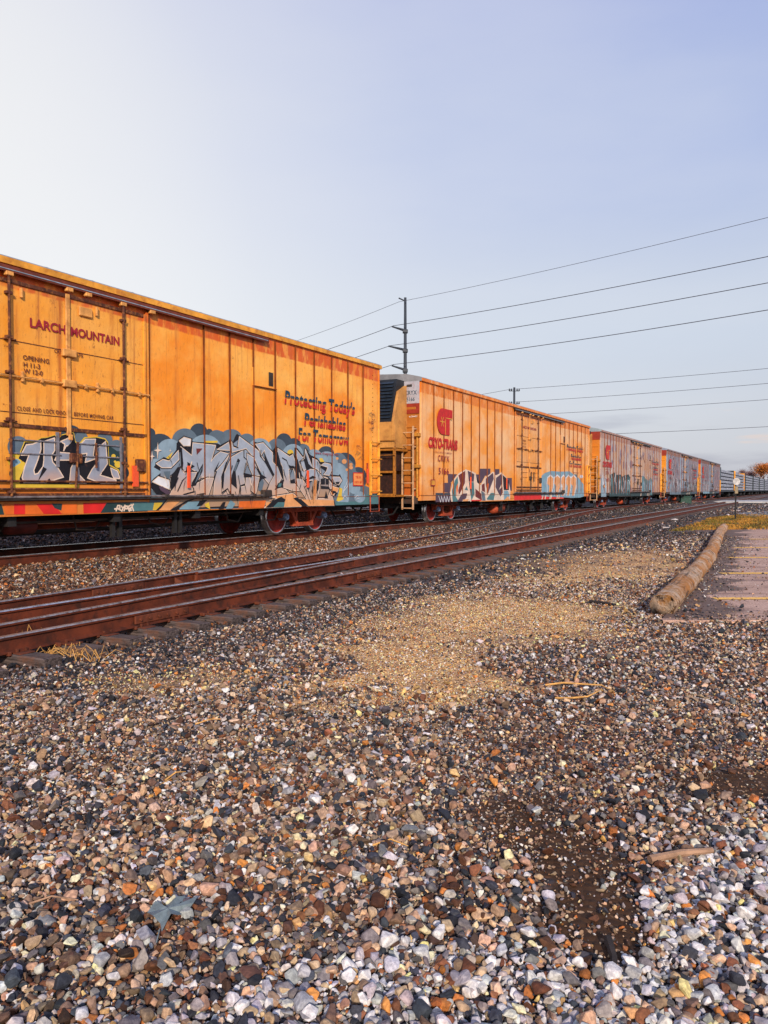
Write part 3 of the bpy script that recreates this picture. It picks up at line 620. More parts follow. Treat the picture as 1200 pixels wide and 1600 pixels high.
# ------------------------------------------------------------------ refrigerator car
def reefer(i, label, group='refrigerator cars of the parked train'):
    p = PAINT[i]; base = P0-NR*HW+D*(i*PITCH)
    root = empty('refrigerator_car', (base.x, base.y, RAIL_Z), math.atan2(D.y, D.x), label, 'train car', group)
    F = -HW
    # body with pressed panel seams
    mb = MB(); mb.box(-HL, HL, F, HW, .985, 4.80, 0)
    mb.box(-HL-.003, -HL+.05, F-.012, F+.2, 1.0, 4.79, 0); mb.box(HL-.06, HL+.003, F-.016, F+.2, 1.0, 4.79, 0)
    seams = [HL-.98-.84*k for k in range(9)]+[1.93]; seams = [s for s in seams if s > 1.9]
    for sgn in (1, -1):
        for s in seams:
            x = s*sgn
            mb.prism([(x-.020, 1.0), (x+.020, 1.0), (x+.020, 4.75), (x-.020, 4.75)], F-.004, F+.01, 1)
            mb.box(x-.006, x+.006, F-.033, F+.01, 1.0, 4.76, 1)
        for s in seams: mb.box(s*sgn-.02, s*sgn+.02, HW-.01, HW+.02, 1.0, 4.76, 1)
    for k in range(26): # rivets at the end post
        mb.box(HL-.42, HL-.40, F-.012, F, 1.3+k*.13, 1.32+k*.13, 1)
    mb.build('body', [p['side'], SEAM], root)
    # end wall skin
    for x0, x1 in ((-HL-.05, -HL-.004), (HL+.004, HL+.05)):
        mb = MB()
        mb.box(x0, x1, F+.05, HW-.05, .95, 4.78)
        for z in (1.5, 2.1, 2.7, 3.3, 3.9): mb.bevbox(x0-.03 if x0 < 0 else x0, x1 if x0 < 0 else x1+.03, F+.15, HW-.15, z-.05, z+.05, .012)
        mb.build('end_wall', p['end'], root)
    # roof with fascia
    mb = MB(); prof = [(-1.66,4.80),(-1.66,4.905),(-1.60,4.94),(-1.1,5.06),(0,5.12),(1.1,5.06),(1.60,4.94),(1.66,4.905),(1.66,4.80)]
    n = len(prof); vs = [(-HL-.06, a, b) for a, b in prof]+[(HL+.06, a, b) for a, b in prof]
    mb.add(vs, [(k, k+1, k+1+n, k+n) for k in range(n-1)], 0); mb.add([(-HL-.06, a, b) for a, b in prof], [tuple(range(n))], 0); mb.add([(HL+.06, a, b) for a, b in prof], [tuple(range(n))], 0); mb.add([vs[0], vs[n-1], vs[2*n-1], vs[n]], [(0, 1, 2, 3)], 1)
    mb.m[0] = 1; mb.m[n-2] = 1
    for k in range(24): 
        x = -HL+.4+k*.95; mb.add([(x, -1.6, 4.945), (x+.05, -1.6, 4.945), (x+.05, -1.1, 5.075), (x, -1.1, 5.075)], [(0, 1, 2, 3)], 0)
    mb.build('roof', [p['roof'], p['side'] if i else M['yellow']], root)
    # sill
    mb = MB(); mb.box(-HL, HL, F, HW, .80 if i else .735, .98, 0); mb.box(-5.9, 5.9, F-.001, F+.3, .70 if i else .72, .79 if i else .734, 0)
    mb.box(-HL, HL, F-.012, F+.1, .962, .975, 1)
    mb.build('side_sill', [p['side'] if i < 2 else M['dark'], SEAM], root)
    if i:
        mb = MB(); mb.box(-1.9, 5.9, F-.006, F-.002, .71, .95, 8 if i == 1 else 10)
        rn = random.Random(i)
        for k in range(6): x = rn.uniform(1.5, 5.5); mb.add([(x, F-.009, .71), (x+.15, F-.009, .71), (x+.35, F-.009, .95), (x+.2, F-.009, .95)], [(0, 1, 2, 3)], 5)
        mb.build('sill_stripe', GR, root)
    # under frame
    mb = MB(); mb.box(-HL-.2, HL+.2, -.3, .3, .52, .72); mb.box(-11.0, -8.8, -1.1, 1.1, .66, .73); mb.box(8.8, 11.0, -1.1, 1.1, .66, .73)
    for x in (-5.5, -3.2, -1, 1.2, 3.4, 5.6): mb.box(x-.08, x+.08, -1.5, 1.5, .55, .73)
    for x in (-2.95, -2.7, -1.9, 1.25, 1.42, 2.9, 3.05): mb.box(x-.04, x+.04, -1.35, -1.28, .25, .73)
    mb.tube([(-4.5, -1.0, .42), (4, -1.0, .42)], .03, 6); mb.tube([(-3.5, -.6, .35), (6, -.5, .38)], .035, 6)
    mb.build('underframe', M['black'], root)
    mb = MB(); mb.tube([(-3.25,-1.05,.36),(-3.2,-1.05,.36),(-2.1,-1.05,.36),(-2.05,-1.05,.36)], [.12,.22,.22,.12], 18)
    if i == 0: mb = MB(); mb.tube([(-.88,-1.1,.54),(-.84,-1.1,.54),(-.33,-1.1,.54),(-.29,-1.1,.54)], [.09,.15,.15,.09], 18)
    mb.build('air_reservoir', M['rustred'] if i else pm('reservoir', (.10,.012,.008), .6), root, smooth=True)
    truck(root, -7.95); truck(root, 7.95)
    mb = MB(); rn_ = random.Random(i+40)
    for x in (-6.3, -4.6, -1.6, .4, 2.2, 4.6, 6.0): mb.tube([(x, -1.25, .70), (x+.1, -1.22, .45+rn_.uniform(-.05, .05)), (x+.55, -1.15, .40), (x+.8, -1.1, .62)], .018, 6)
    mb.tube([(-9.6, -1.3, .66), (-5.2, -1.32, .60), (2.5, -1.32, .60), (6.4, -1.3, .66)], .022, 6)
    mb.build('brake_pipe', M['dark'], root)
    for s in (-1, 1):
        mb = MB(); mb.tube([(s*11.1, -.7, .62), (s*11.6, -.75, .35), (s*12.1, -.6, .28), (s*12.5, -.45, .5)], .028, 8); mb.build('air_hose', M['black'], root)
        mb = MB(); mb.bevbox(min(s*11.3, s*12.42), max(s*11.3, s*12.42), -.12, .12, .62, .82, .03); mb.bevbox(min(s*12.3, s*12.6), max(s*12.3, s*12.6), -.2, .16, .58, .90, .05)
        mb.tube([(s*11.5, .45, .7), (s*11.9, .45, .3), (s*12.5, .2, .35)], .035, 8)
        mb.box(min(s*11.22, s*11.36), max(s*11.22, s*11.36), -1.5, 1.5, .70, .95)
        mb.build('coupler', M['dark'], root)
    # door
    dp = DOORM if i == 0 else (DOORF if i == 1 else p['side'])
    mb = MB(); x0, x1 = -1.83, 1.80
    zl = [1.02, 1.18, 1.55, 2.12, 2.40, 3.02, 3.62, 4.30, 4.56]
    mb.box(x0, x1, F-.045, F+.02, 1.02, 4.56, 0)
    for z in (2.42, 3.02, 3.58): mb.box(x0+.02, x1-.02, F-.052, F-.04, z-.007, z+.007, 1)
    for z in (2.22,): mb.box(x0, x1, F-.075, F-.04, z-.04, z+.02, 1)
    mb.box(x0, x1, F-.07, F-.04, 1.02, 1.10, 1); mb.box(x0, x1, F-.07, F-.04, 4.50, 4.56, 1)
    mb.box(x0, x0+.05, F-.07, F-.04, 1.02, 4.56, 0); mb.box(x1-.05, x1, F-.075, F-.04, 1.02, 4.56, 0)
    dr = mb.build('door', [dp, ROD], root)
    mb = MB()                                         # lower recessed frames
    for a, b in ((-1.15, -.16), (.16, 1.12)):
        for z in (1.98, 1.76): mb.bevbox(a, b, F-.075, F-.046, z-.016, z+.008, .004)
    mb.box(-.26, -.20, F-.07, F-.046, 1.55, 2.15); mb.box(1.14, 1.19, F-.07, F-.046, 1.1, 2.15)
    mb.build('door_rib', dp if i else pm('door_rib_grime', (.20, .20, .24), .7, grime=(.10,.05,.03)), dr)
    for x, r, mm in ((-1.14, .022, ROD), (1.22, .024, ROD)):
        mb = MB(); mb.tube([(x, F-.10, 1.05), (x, F-.10, 4.62)], r, 8)
        for z in (1.12, 1.66, 2.30, 3.06, 3.62, 4.33): mb.bevbox(x-.06, x+.06, F-.12, F-.045, z-.025, z+.025, .008)
        for z in (2.30, 3.62): mb.bevbox(x-.10, x+.12, F-.11, F-.05, z-.045, z-.02, .008)
        mb.build('lock_rod', mm, dr)
    mb = MB(); mb.bevbox(-.045, .045, F-.085, F-.046, 2.10, 4.56, .01)
    for z in (3.02, 3.55): mb.bevbox(-.13, .15, F-.12, F-.046, z-.08, z+.05, .012)
    mb.bevbox(-.045, .045, F-.125, F-.10, 2.02, 2.12, .01); mb.bevbox(.24, .52, F-.09, F-.046, 4.24, 4.40, .012)
    for x in (-.9, .62): 
        mb.bevbox(x-.025, x+.025, F-.10, F-.046, 2.93, 3.10, .008); mb.bevbox(x-.02, x+.02, F-.10, F-.046, 4.30, 4.46, .006)
    mb.build('door_bar', RODL, dr)
    mb = MB(); mb.tube([(x0, F-.09, 3.00), (x1+.06, F-.09, 3.00)], .016, 6)
    for x in (-1.5, -.55, .35, .95, 1.6): mb.box(x-.02, x+.02, F-.11, F-.05, 2.96, 3.04)
    mb.build('operating_rod', ROD if i else RODL, dr)
    mb = MB(); mb.tube([(x0, F-.09, 1.30), (x1, F-.09, 1.30)], .02, 6); mb.build('operating_rod', ROD, dr)
    mb = MB(); mb.tube([(x0, F-.085, 1.17), (x1, F-.085, 1.17)], .018, 6); mb.build('operating_rod', ROD, dr)
    mb = MB(); mb.bevbox(1.50, 1.74, F-.12, F-.046, 1.5, 1.75, .02); mb.tube([(.55, F-.11, 1.55), (.55, F-.11, 2.0)], .022, 6); mb.tube([(.1, F-.11, 1.2), (.15, F-.11, 1.9), (.15, F-.11, 2.0)], .022, 6); mb.bevbox(.0, .26, F-.115, F-.05, 1.62, 1.80, .02)
    mb.build('door_handle', M['dark'] if i else ROD, dr)
    # door post
    mb = MB(); mb.box(x1+.03, x1+.09, F-.05, F, 1.0, 4.62); mb.box(x0-.10, x0-.03, F-.05, F, 1.0, 4.62); mb.build('door_post', [p['side']], root)
    # overhead and bottom door tracks
    mb = MB(); mb.box(-2.1, 5.65, F-.10, F, 4.735, 4.765, 0); mb.box(-2.1, 5.65, F-.115, F-.085, 4.66, 4.745, 0); mb.box(-2.1, 5.6, F-.122, F-.115, 4.69, 4.705, 1)
    for x in (-1.13, .02, .42, 1.22, 1.95): mb.bevbox(x-.07, x+.07, F-.125, F-.05, 4.60, 4.67, .01, 2)
    mb.build('door_track', [M['dark'] if i else pm('track_rust', (.16,.035,.018), .6), M['steel'], RODL], root)
    mb = MB(); mb.tube([(-2.1, F-.08, 1.035), (5.55, F-.08, 1.03)], .022, 8, 0); mb.box(-2.1, 5.6, F-.12, F-.001, .985, 1.0, 1)
    mb.bevbox(5.42, 5.75, F-.12, F, .99, 1.16, .02, 1)
    for x in (2.3, 3.3, 4.3, 5.1): mb.bevbox(x-.05, x+.05, F-.12, F, 1.0, 1.07, .01, 1)
    mb.build('bottom_track', [pm('track_pipe', (.20,.17,.17), .5, .2, .5, 5, grime=(.05,.02,.015)), M['dark']], root)
    # vent hatch and defect card board
    a = Wl(394, 575)[0]; b = Wl(427, 605)[0]
    mb = MB(); mb.box(a, b, F-.014, F, 3.60, 4.02, 0); mb.box(b-.20, b-.04, F-.03, F, 3.66, 3.98, 1)
    mb.build('side_hatch', [p['side'], M['dark']], root)
    mb = MB(); mb.box(a+.02, b+.08, F-.05, F, 3.585, 3.60, 0); mb.build('hatch_sill', SEAM, root)
    # reflectors
    if i < 2:
        for x, z0, z1, dx in ((1.48, 1.22, 1.62, .07), (2.97, 1.20, 1.66, .035), (7.33, 1.22, 1.66, .035), (-3.0, 1.2, 1.66, .035), (-7, 1.2, 1.66, .035), (10.42, 1.35, 1.78, .03)):
            mb = MB(); f = F-.11 if x < 1.83 and x > -1.9 else F-.075; mb.box(x-dx, x+dx, f, f+.03, z0, z1)
            if i == 0 or x < 0: mb.build('reflector', M['reflector'], root)
    # ladders on the near side at both ends
    for xa, xb in ((10.55, 11.08),):
        if i == 0 or xa > 0: z1 = 2.86
        mb = MB(); mb.bevbox(xa, xa+.05, F-.10, F-.02, 1.0, 2.62, .008); mb.bevbox(xb-.05, xb, F-.10, F-.02, 1.0, 2.62, .008)
        for k in range(4): 
            z = 1.12+k*.48; mb.tube([(xa-.03, F-.12, z), (xb+.06, F-.12, z)], .018, 6)
        mb.build('ladder', M['yellow'], root)
        mb = MB(); mb.tube([(xa, F-.06, .98), (xa, F-.06, .52), (xb, F-.06, .52), (xb, F-.06, .98)], .02, 6); mb.build('stirrup', M['rustred'], root)
    if i == 0:
        mb = MB(); mb.box(10.42, 10.50, F-.02, F, 1.35, 1.95); mb.build('corner_brace', M['rustred'], root)
    # end machinery on the near end of the car: cooling unit, platform, ladder
    E = -HL
    mb = MB(); mb.prism([(E-.05,4.83),(E-.62,4.83),(E-.90,3.42),(E-.90,2.9),(E-.05,2.9)], -1.0, 1.0)
    cu = mb.build('cooling_unit', M['grille'], root)
    mb = MB()
    for k in range(11):
        z = 3.55+k*.115; x = E-.90+(z-3.42)*.28/1.41
        mb.add([(x-.06, -.92, z-.02), (x-.06, .92, z-.02), (x+.01, .92, z+.05), (x+.01, -.92, z+.05)], [(0,1,2,3)])
    mb.build('louver', pm('louver_blue_black', (.03,.045,.07), .35, .4), cu)
    mb = MB(); prof = [(E-.05,4.62),(E-.10,4.66),(E-.62,4.42),(E-.78,4.0),(E-.97,3.42),(E-.99,2.55),(E-.05,2.55)]
    mb.prism(prof, -1.10, -1.005); mb.prism(prof, 1.005, 1.10); mb.prism([(E-.93,3.40),(E-.99,3.38),(E-.99,2.55),(E-.93,2.55)], -1.0, 1.0)
    mb.tube([(E-.95,-1.11,3.3),(E-.95,-1.11,2.6)], .015, 6)
    mb.build('unit_housing', pm('housing_cream_orange', (.58,.28,.075), .5, 0, .25, 2, grime=(.32,.13,.04)), root)
    mb = MB()
    for y in (-1.10, .15, 1.05): mb.bevbox(E-1.0, E-.92, y-.035, y+.035, .95, 2.55, .008)
    for z in (1.0, 1.75, 2.48): mb.bevbox(E-1.0, E-.92, -1.15, 1.1, z-.035, z+.035, .008)
    mb.bevbox(E-1.0, E-.05, -1.15, -1.08, 2.44, 2.52, .008); mb.bevbox(E-1.0, E-.05, -1.15, 1.15, .93, 1.0, .01)
    mb.tube([(E-1.05,-1.2,1.0),(E-1.05,-1.2,2.78),(E-1.05,.9,2.78)], .018, 6); mb.tube([(E-1.05,-1.2,2.3),(E-1.05,.9,2.3)], .014, 6)
    mb.build('end_platform', pm('platform_ochre', (.42,.16,.02), .6, grime=(.16,.05,.015)), root)
    mb = MB(); mb.box(E-.85, E-.06, -1.0, 1.0, 1.02, 1.68); mb.box(E-.85, E-.06, -1.0, 1.0, 1.80, 2.42); mb.build('machinery_box', pm('machine_dark', (.025,.010,.009), .6, grime=(.10,.03,.015)), root)
    mb = MB()
    for y in (-1.46, -1.06): mb.bevbox(E-.34, E-.28, y-.025, y+.025, .50, 3.28, .006)
    for k in range(7): z = .55+k*.42; mb.tube([(E-.34, -1.46, z), (E-.34, -1.06, z)], .019, 6)
    for z in (1.2, 2.6, 3.2): mb.box(E-.3, E-.04, -1.48, -1.44, z-.02, z+.02)
    mb.build('end_ladder', pm('ladder_cream', (.58,.36,.20), .5, grime=(.4,.14,.04)), root)
    mb = MB(); mb.tube([(E-.12, F+.08, .9), (E-.12, F+.08, 3.1)], .035, 8)
    for z in (1.95, 3.0): mb.bevbox(E-.22, E-.03, F-.02, F+.2, z-.06, z+.06, .015)
    mb.build('corner_pipe', pm('pipe_ochre', (.55,.24,.03), .6, grime=(.16,.05,.015)), root)
    # corner board with number, red patch under it
    x = E-.075
    mb = MB(); mb.box(x, x+.02, F+.03, F+.62, 4.06 if i < 2 else 4.3, 4.80, 0 if i < 2 else 2)
    if i == 1: mb.box(x, x+.02, F+.03, F+.62, 3.72, 4.055, 1)
    mb.build('corner_board', [M['signplate'], M['red'], M['red']], root)
    mb = MB()
    if i == 1:
        # seen from outside the end, +y runs to the left
        def endtext(s, ya, yb, z, h): put_text(mb, s, ya, yb, z, h, x-.004, 0, .012, plane='end')
        endtext('CRYX', F+.57, F+.12, 4.35, .15); endtext('5166', F+.50, F+.20, 4.14, .13)
        put_text(mb, 'LOAD', F+.4, F+.1, 3.60, .05, x-.004, 1, .01, plane='end')
        mb.build('end_lettering', [M['ink'], M['white']], root)
        mb = MB(); mb.bevbox(x-.01, x, F+.3, F+.5, 4.62, 4.70, .003); mb.build('end_emblem', M['dark'], root)
    # lettering on the near side
    LM = [M['ink'], M['brightred'], M['darkred'], M['yellow'], M['brownink']]; LT = (root, LM); mb = MB()
    yd = F-.062
    SLY = F-.037
    def slogan(c, a, b):
        U = lambda u0: u0
        for s, u0, u1, z0, h in (("Protecting Today's", 6.36, 9.72, 3.30, .33), ("Perishables", 7.20, 9.22, 2.82, .33), ("For Tomorrow", 6.93, 9.40, 2.42, .33)):
            put_text(LT, s, u0, u1, z0, h, SLY, a, .028, .12, cut=(.36, .48, b), sp=1.02)
    if i < 4:
        slogan(i, 0, 1)
        put_text(LT, 'www.rlhwgroup.com', 7.70, 8.83, 2.10, .075, SLY, 2, .006)
    if i:
        cx0 = -10.15
        put_text(LT, 'CRYO-TRANS', -10.69, -8.22, 2.63, .35, SLY, 1, .05, .10)
        put_text(LT, 'A RLH GROUP COMPANY', -10.2, -8.7, 2.46, .05, SLY, 2, .005)
        num = {1: '5166', 2: '5143', 3: '5171', 4: '5158'}[i]
        put_text(LT, 'CRYX', -9.92, -8.96, 2.17, .22, SLY, 2, .015, sp=1.3); put_text(LT, num, -9.86, -9.0, 1.72, .23, SLY, 2, .015, sp=1.15)
        # round red emblem with a T-shaped cut and a snow star
        ex, ez, R = 0, 3.58, .46; kx = 1.3; exc = -9.38
        pts = [(ex+R*1.15, ez+R), (ex-R*.3, ez+R)]+[(ex-R*.3-R*.75*math.sin(t), ez+R*math.cos(t)) for t in [math.pi*k/12 for k in range(1, 12)]]+[(ex-R*.3, ez-R), (ex+R*.75, ez-R), (ex+R*.75, ez+R*.35), (ex+R*1.15, ez+R*.35)]
        mb.add([(u*kx+exc, SLY, z) for u, z in pts], [tuple(range(len(pts)))], 1)
        mb.box(exc+R*.12, exc+R*.22, SLY-.003, SLY-.001, ez-R, ez+R*.2, 3); mb.box(exc+R*.2, exc+R*1.5, SLY-.003, SLY-.001, ez+R*.28, ez+R*.34, 3)
        for k in range(6):
            a = k*math.pi/3; q = Vector((math.cos(a), math.sin(a)))*R*.42; e = Vector((-q.y, q.x))*.09; c0 = Vector((exc-R*.42, ez-R*.02))
            vs = [c0+e, c0-e, c0+q-e, c0+q+e]; mb.add([(v.x, SLY-.004-.0003*k, v.y) for v in vs], [(0,1,2,3)], 3)
        mb.box(-10.5, -10.15, SLY-.002, SLY, 1.30, 1.52, 2); mb.box(-10.47, -10.18, SLY-.004, SLY-.0025, 1.33, 1.49, 3)
    if i == 0:
        put_text(LT, 'OPENING', Wl(32, 561)[0], Wl(73, 564)[0], Wl(32, 562)[1], .080, yd, 4, .022, sp=1.1)
        put_text(LT, 'H 11-3', Wl(33, 571)[0], Wl(59, 571)[0], Wl(33, 573)[1], .080, yd, 4, .022)
        put_text(LT, 'W 12-0', Wl(33, 582)[0], Wl(63, 582)[0], Wl(33, 583)[1], .080, yd, 4, .022)
        u0, z0 = Wl(43, 511); u1 = Wl(99, 520)[0]; put_text(LT, 'LARCH', u0, u1, z0, .155, yd, 2, .030)
        u0 = Wl(107, 523)[0]; u1 = Wl(183, 540)[0]; put_text(LT, 'MOUNTAIN', u0, u1, z0, .155, yd, 2, .030)
        u0, z0 = Wl(81, 551); put_text(LT, 'CRYX', u0, Wl(98, 553)[0], z0, .06, yd, 4, .02); put_text(LT, '5175', Wl(111, 556)[0], Wl(126, 558)[0], z0, .06, yd, 4, .02)
        u0, z0 = Wl(23, 641); put_text(LT, 'CLOSE AND LOCK DOOR', u0, Wl(103, 648)[0], z0, .07, yd, 4, .016, sp=1.15); put_text(LT, 'BEFORE MOVING CAR', Wl(112, 650)[0], Wl(174, 655)[0], z0, .07, yd, 4, .016, sp=1.15)
        put_text(LT, 'CRYX', -9.9, -8.96, 2.17, .22, SLY, 2, .01)
    elif i == 1:
        for s, z in (('LARCH MOUNTAIN', 3.95),): put_text(LT, s, -1.0, 1.0, z, .13, yd, 2, .012)
        for s, z in (('OPENING', 3.35), ('H 11-3', 3.22), ('W 12-0', 3.09)): put_text(LT, s, -.95, -.5, z, .09, yd, 4, .01)
    if mb.v: mb.build('emblem', LM, root)
    if i == 0:
        a = Wl(551, 770); b = Wl(565, 757)
        mb = MB(); mb.box(a[0]-.02, b[0]+.02, F-.030, F-.028, 1.27, 1.66, 1); mb.box(a[0]+.01, b[0]-.01, F-.034, F-.0305, 1.30, 1.63, 0)
        put_text(mb, 'TIE IN', a[0]+.1, b[0]-.1, 1.49, .07, F-.037, 1, .015); put_text(mb, 'CHECK BEF', a[0]+.04, b[0]-.04, 1.35, .07, F-.037, 1, .015)
        mb.build('placard', [M['decal'], M['brightred']], root)
    return root

G1 = 'refrigerator cars of the parked train'
c0 = reefer(0, 'nearest bright orange refrigerator car with large silver graffiti letters on slate blue clouds')
mural_front(c0); mural_door(c0); mural_sill(c0)
c1 = reefer(1, 'second refrigerator car, faded orange with a bright red emblem and maroon white-outlined graffiti')
mural_second(c1)
c2 = reefer(2, 'pinkish blotchy refrigerator car with pale roof edge, dark teal graffiti and a faded red emblem')
mural_rand(c2, 2, 11, [(-8.7, -2.1, 2.25, 10, [0, 6, 1], 15), (2.3, 6.8, 2.15, 6, [17, 1], 2), (-11.0, -9.6, 2.0, 2, [17], 15)], (10, [11, 2, 15]))
c3 = reefer(3, 'lilac grey refrigerator car with pale blue graffiti, right behind the pinkish one')
mural_rand(c3, 3, 23, [(-9.2, -2.1, 2.3, 1, [2, 17, 0], 15), (2.3, 10.5, 2.1, 0, [6, 17, 1], 15)], (40, [2, 11, 15, 6, 12]))
c4 = reefer(4, 'farthest refrigerator car, dull grey with brown roof, last before the open lumber cars')
mural_rand(c4, 4, 31, [(-9, -2.1, 2.3, 17, [1, 2], 15), (2.4, 9.5, 1.7, 0, [12, 1], 15)], (30, [2, 15, 6, 1]))

# ------------------------------------------------------------------ centre-beam lumber cars
lum = NB('wrapped_lumber', .5); X = lum.xyz()
lc = lum.mix(lum.rmp(lum.noise(.8, 4, lum.mapv((1.2, 1, 3))), .4, .6), (.22, .25, .31), (.40, .43, .50)); lc = lum.mix(lum.m('MULTIPLY', lum.rmp(lum.noise(4, 6), .5, .62), .6), lc, (.10, .11, .15)); lum.col(lc)
LUM = lum.mat
POSTM = pm('beam_dark', (.03, .04, .05), .6)
def lumber(i, master=None):
    base = P0-NR*HW+D*(i*PITCH)
    lab = {5: 'first lumber flat car after the refrigerator cars, stacked with white wrapped lumber in six layers',
           6: 'lumber flat car with yellow end bulkhead standing behind the round white sign'}.get(i, 'distant lumber flat car loaded with grey wrapped lumber in the far part of the train')
    if master is None:
        r = empty('lumber_car', (base.x, base.y, RAIL_Z), math.atan2(D.y, D.x), lab, 'train car', 'lumber cars at the far end of the train')
        mb = MB(); mb.box(-HL, HL, -1.45, 1.45, .9, 1.1); mb.box(-HL-1, HL+1, -.3, .3, .55, .9); mb.build('deck', POSTM, r)
        mb = MB(); mb.box(-HL, HL, -.06, .06, 1.1, 4.3); mb.build('center_beam', POSTM, r)
        for x in (-HL, HL-.15): mb = MB(); mb.bevbox(x, x+.15, -1.45, 1.45, 1.1, 4.55, .03); mb.box(x-.02, x+.17, -1.2, 1.2, 3.2, 3.35); mb.build('end_bulkhead', POSTM, r)
        mb = MB()
        for k in range(6):
            for j in range(2):
                for sy in (-1, 1):
                    x0 = -HL+.35+j*10.95; mb.bevbox(x0, x0+10.6, min(sy*.1, sy*1.4), max(sy*.1, sy*1.4), 1.15+k*.54, 1.15+k*.54+.40, .03)
        mb.build('lumber_stack', LUM, r)
        for sx in (-1, 1):
            mb = MB(); lathe(mb, [(-1.0,.05),(-1.0,.457),(1.0,.457),(1.0,.05)], (sx*8.9,0,.457), n=16); lathe(mb, [(-1.0,.05),(-1.0,.457),(1.0,.457),(1.0,.05)], (sx*7.1,0,.457), n=16); mb.box(sx*8-1, sx*8+1, -1.05, 1.05, .3, .6); mb.build('truck', M['black'], r)
        return r
    r = master.copy(); COL.objects.link(r); r.location = (base.x, base.y, RAIL_Z); r['label'] = lab
    for ch in master.children:
        c = ch.copy(); COL.objects.link(c); c.parent = r
        if i == 6 and ch.name.startswith('end_bulkhead'):
            c.material_slots[0].link = 'OBJECT'; c.material_slots[0].material = M['yellow']
    return r
lm = lumber(5)
for i in range(6, 13): lumber(i, lm)

# ------------------------------------------------------------------ ground sheet
def axis(lo, hi, step, far, g=1.25):
    a = list(np.arange(lo, hi+1e-6, step)); s = step; x = hi
    while x < far: s *= g; x += s; a.append(x)
    s = step; x = lo; b = []
    while x > -far: s *= g; x -= s; b.append(x)
    return np.array(b[::-1]+a)
sa = axis(-16, 60, .22, 3500); va = axis(-8, 22, .22, 3500)
SS, VV = np.meshgrid(sa, va, indexing='ij')
O2 = NR*CC
sOff = P0.dot(D)
GX = NR.x*(VV+CC)+D.x*(SS+sOff); GY = NR.y*(VV+CC)+D.y*(SS+sOff); GZ = height(GX, GY)
def px_of(X, Y):
    c, s = math.cos(PITCH_DOWN), math.sin(PITCH_DOWN)
    dz = -EYE; yc = Y*c-dz*s; yy = Y*s+dz*c; yc = np.where(yc < .3, .3, yc)
    return 600+FPX*X/yc, 800-FPX*yy/yc
def ell(X, Y, cx, cy, rx, ry, ang=0, soft=.5):
    ca, sn = math.cos(ang), math.sin(ang); u = ((X-cx)*ca+(Y-cy)*sn)/rx; w = (-(X-cx)*sn+(Y-cy)*ca)/ry
    return 1-sst(1-soft, 1+soft*.6, np.sqrt(u*u+w*w))
def zones(X, Y):
    v = X*NR.x+Y*NR.y-CC
    n1 = vnoise(X*3, Y*3, 1); n2 = vnoise(X*1.3, Y*1.3, 5); n3 = vnoise(X*7, Y*7, 9)
    dx = .12*n1+.08*n3; dy = .16*vnoise(X*3.3, Y*2.9, 8)+.10*n3
    mud = np.maximum.reduce([ell(X+dx, Y+dy, .80, 3.10, .21, .50, -.12, .55), ell(X+dx, Y+dy, 2.10, 4.20, .45, .18, .2, .6), ell(X+dx, Y+dy, .70, 3.75, .40, .5, 0, .9)*.5, ell(X+dx, Y+dy, 1.6, 5.0, .9, .5, 0, .8)*.25])
    tan = np.maximum.reduce([ell(X+dx*3, Y+dy*3, 1.45, 10.1, 1.6, 2.3, -.45, .8), ell(X+dx*3, Y+dy*3, .35, 7.2, .8, 1.5, -.3, .6), ell(X+dx*4, Y+dy*4, 4.9, 17.5, 2.1, 4.8, -.45, .8)*.85, ell(X+dx*2, Y+dy*2, -1.7, 6.6, 1.3, .45, .1, .7)*.5])
    tan = np.clip(tan*(1.0+.6*n2+.45*n3), 0, 1)
    px, py = px_of(X, Y)
    yb = np.interp(px, [0, 350, 540, 700, 900, 980, 1030, 1100, 1200, 1500], [1620, 1550, 1490, 1475, 1470, 1430, 1370, 1310, 1262, 1180])
    grey = sst(-30, 40, py-yb+n1*25+n3*18)*sst(.5, 1.2, Y)
    return v, np.clip(mud, 0, 1), tan, np.clip(grey*(1-np.clip(mud*1.3, 0, 1)), 0, 1)
v_, mud_, tan_, grey_ = zones(GX, GY)
GROUND_Z0 = None
me = bpy.data.meshes.new('ground'); ns, nv = SS.shape
co = np.stack([GX, GY, GZ-.0], -1).reshape(-1, 3).astype(np.float32)
idx = np.arange(ns*nv).reshape(ns, nv)
quads = np.stack([idx[:-1, :-1], idx[1:, :-1], idx[1:, 1:], idx[:-1, 1:]], -1).reshape(-1, 4)
me.vertices.add(len(co)); me.vertices.foreach_set('co', co.ravel())
me.loops.add(quads.size); me.loops.foreach_set('vertex_index', quads.ravel().astype(np.int32))
me.polygons.add(len(quads)); me.polygons.foreach_set('loop_start', np.arange(0, quads.size, 4, dtype=np.int32)); me.update(calc_edges=True)
for nm, a in (('mud', mud_), ('tan', tan_), ('grey', grey_)):
    at = me.attributes.new(nm, 'FLOAT', 'POINT'); at.data.foreach_set('value', a.ravel().astype(np.float32))
warm = sst(2.7, 3.4, -np.abs(v_-2.3)+4.0)*(1-sst(24, 40, GY))*sst(0.6, 1.2, v_)*(1-sst(4.2, 5, v_))
at = me.attributes.new('warm', 'FLOAT', 'POINT'); at.data.foreach_set('value', warm.ravel().astype(np.float32))
dk = np.clip((1-sst(7.5, 9.5, v_))*(1-warm)+sst(40, 70, GY)*.8, 0, 1)*.9
at = me.attributes.new('dark', 'FLOAT', 'POINT'); at.data.foreach_set('value', dk.ravel().astype(np.float32))
me.polygons.foreach_set('use_smooth', [True]*len(me.polygons))
g = NB('ground_gravel', .85, 0, .25)
vc = g.voro(26, out='Color'); vd = g.voro(26)
vs = g.n('ShaderNodeSeparateColor'); g.nt.links.new(vc, vs.inputs[0])
